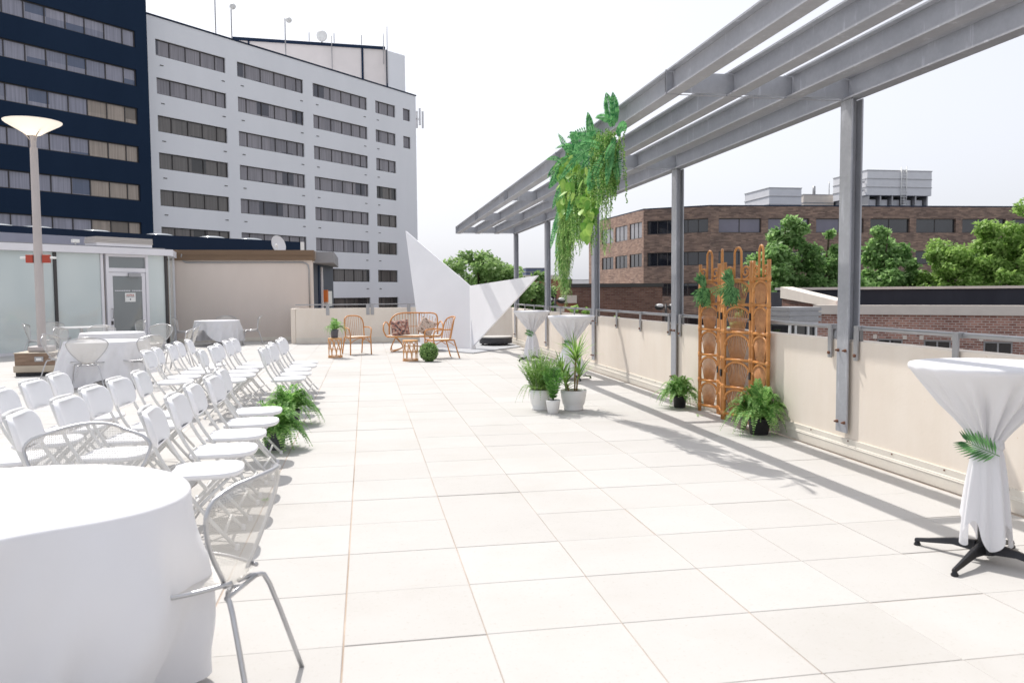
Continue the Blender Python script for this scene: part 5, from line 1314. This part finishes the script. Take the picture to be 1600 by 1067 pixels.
# ------------------------------------------------ beige wall building
be = thing('beige_building', 'low beige rendered building with bronze fascia between pavilion and parapet', 'building', (-3.7, 27, 0))
mb = MB(); mb.box(-6.2, -1.66, 26.9, 27.4, -0.6, 2.56); mb.build('wall', 'beige', be)
mb = MB(); mb.box(-6.5, -1.61, 26.82, 27.5, 2.561, 2.72); mb.box(-6.5, -1.6, 26.80, 27.5, 2.7205, 2.88); mb.build('fascia', 'brown', be)
mb = MB(); mb.box(-5.8, -2.07, 26.86, 26.899, 0.0, 0.12); mb.box(-5.8, -2.07, 26.84, 26.859, 0.0, 0.06); mb.build('base_flashing', 'flash', be)
mb = MB(); mb.tube(smooth_path([(-5.6, 26.8, 2.75), (-5.62, 26.85, 2.62), (-5.5, 26.87, 2.5), (-5.2, 26.875, 2.49)], 4)+[(-2.1, 26.875, 2.49)]+smooth_path([(-1.95, 26.875, 2.49), (-1.80, 26.875, 2.42), (-1.76, 26.875, 2.25)], 4)+[(-1.76, 26.875, 1.05)], 0.022, 8); mb.build('conduit', 'steel', be)
SF = Fac((-1.62, 27.42), (-1.12, 31.4))
mb = MB(); SF.box(mb, 0, SF.L, -0.6, 2.5, 0.06, 3.5); mb.build('side_wall', 'slate', be)
mb = MB(); SF.box(mb, -0.05, SF.L+0.1, 2.62, 2.88, -0.05, 3.6); mb.build('side_fascia', 'lightfascia', be)
mb = MB(); SF.box(mb, -0.03, SF.L+0.05, 2.502, 2.618, 0.0, 0.3); mb.build('side_trim', 'white', be)
mb = MB(); SF.box(mb, 0.9, 1.25, 0, 2.45, 0.03, 0.059); mb.build('door_recess', 'coping_navy', be)
mb = MB(); SF.box(mb, 1.3, 1.42, 0, 2.4, -0.02, 0.059); mb.build('door_jamb', 'pav_white', be)
mb = MB(); mb.box(-6.6, -1.0, 27.45, 32, 2.5, 2.86); mb.build('roof', 'roof_grey', be)
t = thing('first_aid_cabinet', 'white and orange cabinet beside the slate door wall', 'cabinet', tuple(SF.p(1.9, 1.0, 0)))
mb = MB(); SF.box(mb, 1.75, 2.6, 1.05, 1.58, -0.12, 0.058); mb.build('white_box', 'white', t)
mb = MB(); SF.box(mb, 1.45, 1.7, 1.2, 1.62, -0.14, 0.058); mb.build('orange_box', 'orange', t)
sd_ = thing('satellite_dish', 'grey satellite dish on the roof behind the bronze fascia', 'satellite dish', (-3.1, 29.6, 2.87))
c = Vector((-3.0, 29.6, 3.2)); ax = Vector((0.75, -0.62, 0.25)).normalized(); o1 = ax.orthogonal().normalized(); o2 = ax.cross(o1)
b = MB(); b.grid(lambda i, j: c+(o1*math.cos(2*PI*i)+o2*math.sin(2*PI*i))*0.33*j+ax*0.07*j*j, 24, 6, 0, True); b.grid(lambda i, j: c-ax*0.012+(o1*math.sin(2*PI*i)+o2*math.cos(2*PI*i))*0.33*j+ax*0.07*j*j, 24, 6, 0, True); b.build('reflector', 'hvac', sd_)
b = MB(); b.tube([c+ax*-0.02, c+Vector((0, 0, -0.15)), (-3.1, 29.6, 2.861)], 0.025, 6); b.build('mast', 'steel', sd_)
b = MB(); b.tube([c+Vector((0, 0, -0.28)), c+ax*0.36+Vector((-0.25, -0.1, -0.16))], 0.014, 6); b.sphere(c+ax*0.36+Vector((-0.27, -0.1, -0.12)), 0.05, 8, 6); b.build('feed_arm', 'white', sd_)
sv = thing('roof_vent', 'small white vent block at the right end of the bronze fascia roof', 'vent', (-2.1, 29.5, 2.9))
b = MB(); b.box(-2.2, -2.08, 29.4, 29.55, 2.861, 3.3); b.build('vent_body', 'white', sv)

# ------------------------------------------------ brown brick office building
ofc = thing('office_building', 'brown brick office block with three bands of dark windows', 'building', (45, 105, -9))
Pa, Pb, Pc, Pd = (32.97, 117.88), (34.2, 97.1), (40.76, 92.02), (110.0, 87.0)
F1, F2, F3 = Fac(Pa, Pb), Fac(Pb, Pc), Fac(Pc, Pd)
rows3 = [(8.3, 10.2), (4.6, 6.28), (0.9, 2.5), (-2.9, -1.3), (-6.8, -5.2)]
w1 = [(a, b, c, d) for (c, d) in rows3 for (a, b) in ((5.7, 10.3), (11.0, 15.4), (16.2, 20.3))]
w1 = [(a, b, (c if c < 8 else 8.2), d) for a, b, c, d in w1]
w2 = [(0.45, 8.05, c if c < 8 else 8.52, d) for (c, d) in rows3]
w3 = []
u = 1.05
for k, wd in enumerate([5.3, 5.2, 6.1, 5.1, 5.2, 5.8, 5.2, 5.2, 5.2, 5.2, 5.2]):
    for (c, d) in rows3: w3.append((u, u+wd, c if c < 8 else 8.45, d-0.02))
    u += wd+0.85
    if u > 66: break
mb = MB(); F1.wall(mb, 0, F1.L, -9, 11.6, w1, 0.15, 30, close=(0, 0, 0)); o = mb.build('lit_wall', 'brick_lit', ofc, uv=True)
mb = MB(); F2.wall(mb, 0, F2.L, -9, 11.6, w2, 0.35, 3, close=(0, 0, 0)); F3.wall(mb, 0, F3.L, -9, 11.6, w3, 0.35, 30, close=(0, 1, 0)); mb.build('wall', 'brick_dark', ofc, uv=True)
mb = MB(); mb.prism([(Pa[0], Pa[1]), (Pb[0], Pb[1]), (Pc[0], Pc[1]), (Pd[0], Pd[1]), (Pd[0]+3, Pd[1]+35), (60, 130)], 11.602, 11.75); mb.build('roof', 'coping_navy', ofc)
for f_, ws, pane in ((F1, w1, 'office_glass'), (F2, w2, 'office_glass'), (F3, w3, 'office_glass')):
    for (a, b, c, d) in ws:
        n = max(2, int(round((b-a)/(1.5 if f_ is F1 else 1.3 if f_ is F2 else 2.6))))
        pm = pane
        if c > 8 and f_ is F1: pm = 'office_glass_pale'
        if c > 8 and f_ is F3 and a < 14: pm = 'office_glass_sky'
        f_.window(ofc, a, b, c, d, [a+(b-a)*i/n for i in range(1, n)], pm, 0.15 if f_ is F1 else 0.35, 0.06 if f_ is F1 else 0.09)

def hbox(name, lab, cat, x0, x1, y0, y1, z0, z1, mat='hvac', grp=None, extra=None):
    t = thing(name, lab, cat, ((x0+x1)/2, (y0+y1)/2, z0), 0, grp)
    b = MB(); b.box(x0, x1, y0, y1, z0, z1); b.build('casing', mat, t)
    b = MB(); n = 3
    for i in range(1, n+1): b.box(x0-0.06, x1+0.06, y0-0.06, y1+0.06, z0+(z1-z0)*i/n-0.07, z0+(z1-z0)*i/n+0.03)
    b.build('seam_bands', 'steel', t)
    return t
hbox('rooftop_unit', 'small pale ribbed roof unit at the left of the office roof', 'roof unit', 52.5, 57.1, 100, 107, 11.76, 15.0)
hbox('rooftop_penthouse', 'cream brick plant room on the office roof behind the steel post', 'penthouse', 62.0, 72, 108, 118, 11.76, 15.2, 'stone')
t = hbox('cooling_tower', 'large white cooling tower with ladder and intake louvres on the office roof', 'cooling tower', 66.0, 75.6, 99, 107, 14.1, 17.4)
b = MB()
for i in range(6): b.box(66.3+i*1.75, 66.5+i*1.75, 99.2, 106.8, 11.76, 14.09)
b.build('support_legs', 'steel', t)
for i in range(5):
    b = MB(); b.box(66.6+i*1.75, 67.9+i*1.75, 99.9, 106, 11.9, 13.6); b.build('intake', 'hvac', t)
b = MB(); b.box(66.1, 75.5, 106.81, 107.0, 11.76, 14.09); b.build('dark_backing', 'office_glass', t)
b = MB()
for x in (70.9, 71.7): b.tube([(x, 98.8, 11.8), (x, 98.8, 17.9)], 0.06, 5)
for i in range(16): b.tube([(70.9, 98.8, 12.1+i*0.36), (71.7, 98.8, 12.1+i*0.36)], 0.04, 5)
b.build('ladder', 'white', t)
b = MB(); b.tube([(62.6, 99.5, 11.8), (62.6, 99.5, 15.6), (65.9, 99.5, 15.9)], 0.16, 8); b.tube([(63.8, 99.5, 11.8), (63.8, 99.5, 14.6), (65.9, 99.5, 14.8)], 0.16, 8); b.build('pipes', 'hvac', t)
for nm, x, h in (('short exhaust pipe on the cream plant room roof', 64.2, 16.5), ('thin antenna on the cream plant room roof', 66.6, 17.2)):
    t = thing('roof_pipe', nm, 'pipe', (x, 109, 15.25)); b = MB(); b.tube([(x, 109, 15.25), (x, 109, h)], 0.22 if 'short' in nm else 0.06, 8); b.build('pipe', 'steel', t)

# ------------------------------------------------ low brick building on the right
lo = thing('brick_building', 'low red brick building with limestone coping beyond the right parapet', 'building', (20, 28, -9))
LF = Fac((16.45, 27.73), (29.0, 15.4))
lw_ = [(a, a+0.84, -1.3, -0.27) for a in (2.15, 3.65, 5.45, 7.2)]
mb = MB(); LF.wall(mb, 0, LF.L, -9, 0.60, lw_, 0.12, 9); mb.build('wall', 'brick_red', lo, uv=True)
mb = MB(); LF.box(mb, -0.06, LF.L, 0.601, 0.93, -0.07, 0.4); mb.build('coping', 'stone', lo)
for (a, b, c, d) in lw_:
    o = LF.window(lo, a, b, c, d, [(a+b)/2], 'office_glass', 0.12, 0.05, 'steel')
    q = MB(); LF.box(q, a, b, d+0.001, d+0.13, -0.012, -0.002); q.build('lintel', 'brick_red', o, uv=True)
    for s_ in (a-0.13, b+0.001): q = MB(); LF.box(q, s_, s_+0.13, d, d+0.15, -0.02, -0.001); q.build('stone_block', 'stone', o)
MFc = Fac((20.0, 37.2), (38.0, 27.0))
mb = MB(); MFc.box(mb, 0, MFc.L, -2, 1.5, 0, 0.5); mb.build('inner_parapet', 'membrane', lo)
mb = MB(); MFc.box(mb, -0.1, MFc.L, 1.501, 1.62, -0.1, 0.6); mb.build('inner_coping', 'stone', lo)
mb = MB(); mb.prism([(16.9, 28), (29, 16.1), (38, 26.5), (20.2, 37)], -0.3, 0.2); mb.build('roof', 'membrane', lo)
# raking side wall with sloping stone coping
mb = MB(); sl_ = [Vector((18.2, 33.4, -9)), Vector((17.55, 28.0, -9)), Vector((17.55, 28.0, 0.80)), Vector((18.2, 33.4, 1.15))]
mb.slab(sl_, 0.4); mb.build('side_wall', 'brick_old', lo, uv=True)
mb = MB(); mb.slab([Vector((18.13, 33.42, 1.15)), Vector((17.48, 28.02, 0.80)), Vector((17.48, 28.02, 1.08)), Vector((18.13, 33.42, 1.64))], 0.55); mb.build('side_coping', 'stone', lo)
mb = MB(); mb.box(18.3, 20.0, 33.6, 37.2, -2, 1.4); mb.build('rear_block', 'membrane', lo)
mx_ = hbox('mechanical_box', 'grey metal mechanical box beside the low brick building', 'box', 12.2, 13.1, 21.9, 23.2, 0.5, 0.95, 'hvac')
mb = MB()
for x in (12.22, 12.4, 12.8, 13.05): mb.box(x-0.03, x+0.03, 21.92, 21.98, -1.2, 0.499)
for z in (0.1, -0.3): mb.box(12.25, 13.0, 21.93, 21.97, z-0.02, z+0.02)
mb.build('window_frame', 'white', mx_)
mb = MB(); mb.box(12.25, 13.05, 22.0, 23.1, -9, 0.499); mb.build('dark_bay', 'office_glass', mx_)

# ------------------------------------------------ far warehouses between the posts
fw = thing('warehouse', 'old dark brick warehouse with salmon piers far behind the cocktail tables', 'building', (18, 75, -9))
Fw = Fac((11.3, 72.5), (27.0, 71.5))
mb = MB(); Fw.wall(mb, 0, Fw.L, -9, 1.9, [], 0.2, 14); mb.build('wall', 'brick_old', fw, uv=True)
mb = MB(); mb.prism([(11.2, 72.4), (27.1, 71.4), (27.1, 86), (11.2, 87)], 1.901, 2.25); mb.build('roof', 'win_frame', fw)
mb = MB(); Fw.box(mb, 3.6, 7.6, 0.5, 1.2, -0.6, 0); mb.build('stone_canopy', 'stone', fw)
for i in range(5): mb = MB(); Fw.box(mb, 3.7+i*0.85, 4.15+i*0.85, -4, -0.9, -0.4, 0); mb.build('pier', 'salmon', fw)
mb = MB(); Fw.box(mb, 3.7, 7.6, -0.899, 0.49, -0.35, 0); mb.build('brick_band', 'salmon', fw)
f2 = thing('warehouse', 'reddish building with beige frame right beside the sculpture wing tip', 'building', (15, 62, -9))
F5 = Fac((11.7, 61), (15.0, 61)); mb = MB(); F5.wall(mb, 0, 3.2, -9, 2.5, [(0.9, 2.8, 0.3, 1.7), (0.9, 2.8, -2.6, -0.6)], 0.3, 8); mb.build('wall', 'salmon', f2)
mb = MB(); F5.box(mb, -0.1, 3.4, 2.501, 2.8, -0.3, 8); F5.box(mb, 0.0, 3.3, 0.0, 0.25, -0.4, 0); mb.build('cornice', 'stone', f2)
for c, d in ((0.3, 1.7), (-2.6, -0.6)): F5.window(f2, 0.9, 2.8, c, d, [1.85], 'office_glass', 0.3, 0.08)
hbox('rooftop_unit', 'blue-grey rooftop box far away beside the round tree', 'roof unit', 23.4, 26.3, 118, 121, 3.4, 5.1, 'far_blue')
hbox('far_building', 'white low building under the blue-grey rooftop box', 'building', 22, 28.5, 117, 130, -9, 3.39, 'hotel_white')
hbox('far_building', 'pale distant building line just left of the office block', 'building', 32, 60, 185, 200, -9, 4.4, 'hvac')
hbox('far_building', 'small brick and glass rooftop left of the office block', 'building', 29.5, 33, 128, 138, -9, 3.6, 'brick_old')
for lab, x, y, z in (('floodlight mast with four lamps behind the two cocktail tables', 10.95, 46.5, 1.35), ('floodlight mast with lamps in front of the office block, left of the screen', 16.0, 41.8, 1.0)):
    t = thing('floodlight_mast', lab, 'floodlights', (x, y, -9)); b = MB(); b.tube([(x, y, -9), (x, y, z-0.2)], 0.07, 8); b.build('mast', 'win_frame', t)
    for dz in (0, -1.2):
        for s_ in (-1, 1):
            b = MB(); b.sphere((x+s_*0.38, y, z-0.35+dz), 0.27, 10, 8, sc=(1, 0.7, 0.7)); o = b.build('lamp_housing', 'win_frame', t)
            b = MB(); b.sphere((x+s_*0.38, y-0.12, z-0.28+dz), 0.2, 10, 8, sc=(1, 0.6, 0.5)); b.build('reflector', 'white', o)
    b = MB(); b.tube([(x-0.4, y+0.1, z-0.35), (x+0.4, y+0.1, z-0.35)], 0.05, 6); b.build('crossbar', 'win_frame', t); b = MB(); b.tube([(x-0.4, y+0.1, z-1.55), (x+0.4, y+0.1, z-1.55)], 0.05, 6); b.build('crossbar', 'win_frame', t)

# ================================================================== trees
def tree(lab, x, y, top, rad, h, mat, nleaf, leaf, seed, shape='oval', grp=None, nb=None, trunk=0.3, name='broadleaf_tree'):
    random.seed(seed); t = thing(name, lab, 'tree', (x, y, -9), 0, grp)
    base = Vector((x, y, -9)); ctr = Vector((x, y, top-h/2)); b = MB()
    b.tube(smooth_path([base, base+Vector((0.15, 0, (top+9)*0.35)), base+Vector((-0.1, 0.1, (top+9)*0.7)), Vector((x, y, top-0.8))], 4), [trunk*(1-i/12.6) for i in range(13)], 8)
    blobs = []; nb = nb or int(60*rad*rad/9)+30
    for k in range(nb):
        d = rdir(); q = random.random()**0.45
        if shape == 'oval': w_ = 1.0-0.55*max(0, d.z*q)**1.3; p = ctr+Vector((d.x*rad*q*w_, d.y*rad*q*w_, d.z*h/2*q)); br = rad*rnd(0.16, 0.30)
        else: p = ctr+Vector((d.x*rad*q, d.y*rad*q, d.z*h/2*q)); br = rad*rnd(0.15, 0.27)
        blobs.append((p, br))
    for k in range(0, nb, 2):
        p, br = blobs[k]; s_ = Vector((x, y, max(-8+0.3*(top+9), p.z-abs(p.x-x)*0.8-1.2))); b.tube([s_, (s_+p)/2+Vector((0, 0, 0.25)), p], [0.07*trunk/0.3, 0.045*trunk/0.3, 0.02], 5)
    b.build('trunk', 'bark', t)
    b = MB(); wts = [br**2 for _, br in blobs]
    for p, br in random.choices(blobs, wts, k=nleaf):
        d = rdir(); q = p+Vector((d.x, d.y, d.z*0.75))*br*random.random()**0.35
        up_ = (rdir()+Vector((0, 0, 0.7))+d*0.6).normalized(); dr = rdir(); dr = (dr-up_*dr.dot(up_)).normalized()
        b.leaf(q, dr, up_, leaf*rnd(0.7, 1.3), leaf*0.75)
    b.build('crown', mat, t); return t
tree('round full-crowned tree behind the white sculpture', 6.95, 50, 3.9, 3.4, 6.6, 'elm', 24000, 0.26, 1, 'round', name='round_tree')
tree('smaller round tree right of the sculpture, behind the last post', 9.5, 50, 3.2, 2.0, 5.4, 'elm', 11000, 0.24, 2, 'round', name='round_tree')
tree('low dark green tree under the sculpture wing tip', 10.1, 47, 0.6, 1.6, 4.5, 'maple', 4500, 0.24, 22, 'round', name='round_tree')
tree('tallest maple in front of the office, right of the rattan screen', 31.0, 56.5, 7.3, 3.0, 13, 'maple', 24000, 0.34, 3, name='maple_tree', grp='maples before the office block')
tree('narrow maple just left of the nearest steel post', 34.2, 56.0, 6.4, 2.0, 12, 'maple', 14000, 0.34, 4, name='maple_tree', grp='maples before the office block')
tree('broad maple just right of the nearest steel post', 38.1, 54.5, 6.7, 2.9, 13, 'maple', 22000, 0.34, 5, name='maple_tree', grp='maples before the office block')
tree('low maple behind the mechanical box', 27.6, 53.5, 3.0, 2.0, 8, 'maple', 6000, 0.34, 23, name='maple_tree', grp='maples before the office block')
tree('low maple crown hidden behind the nearest steel post', 35.2, 54.0, 2.6, 1.9, 8, 'maple', 7000, 0.34, 24, name='maple_tree', grp='maples before the office block')
tree('light green feathery tree, leftmost of the right-hand group', 41.2, 52, 5.5, 3.1, 10, 'locust', 24000, 0.27, 6, 'oval', name='locust_tree', grp='feathery light green trees')
tree('light green feathery tree in the middle of the right-hand group', 43.9, 51.5, 6.3, 3.1, 11, 'locust', 24000, 0.27, 7, 'oval', name='locust_tree', grp='feathery light green trees')
tree('light green feathery tree at the right edge', 46.8, 50.9, 7.3, 3.3, 12, 'locust', 24000, 0.27, 8, 'oval', name='locust_tree', grp='feathery light green trees')
tree('thin young tree between the third and fourth posts', 8.25, 31.0, 2.2, 0.75, 4.2, 'locust', 900, 0.16, 9, 'oval', nb=16, trunk=0.05, name='young_tree')
tree('small leafy treetop showing above the wall right of the young tree', 9.9, 33.0, 0.95, 0.8, 3.0, 'locust', 1100, 0.16, 10, 'round', nb=14, trunk=0.05, name='young_tree')
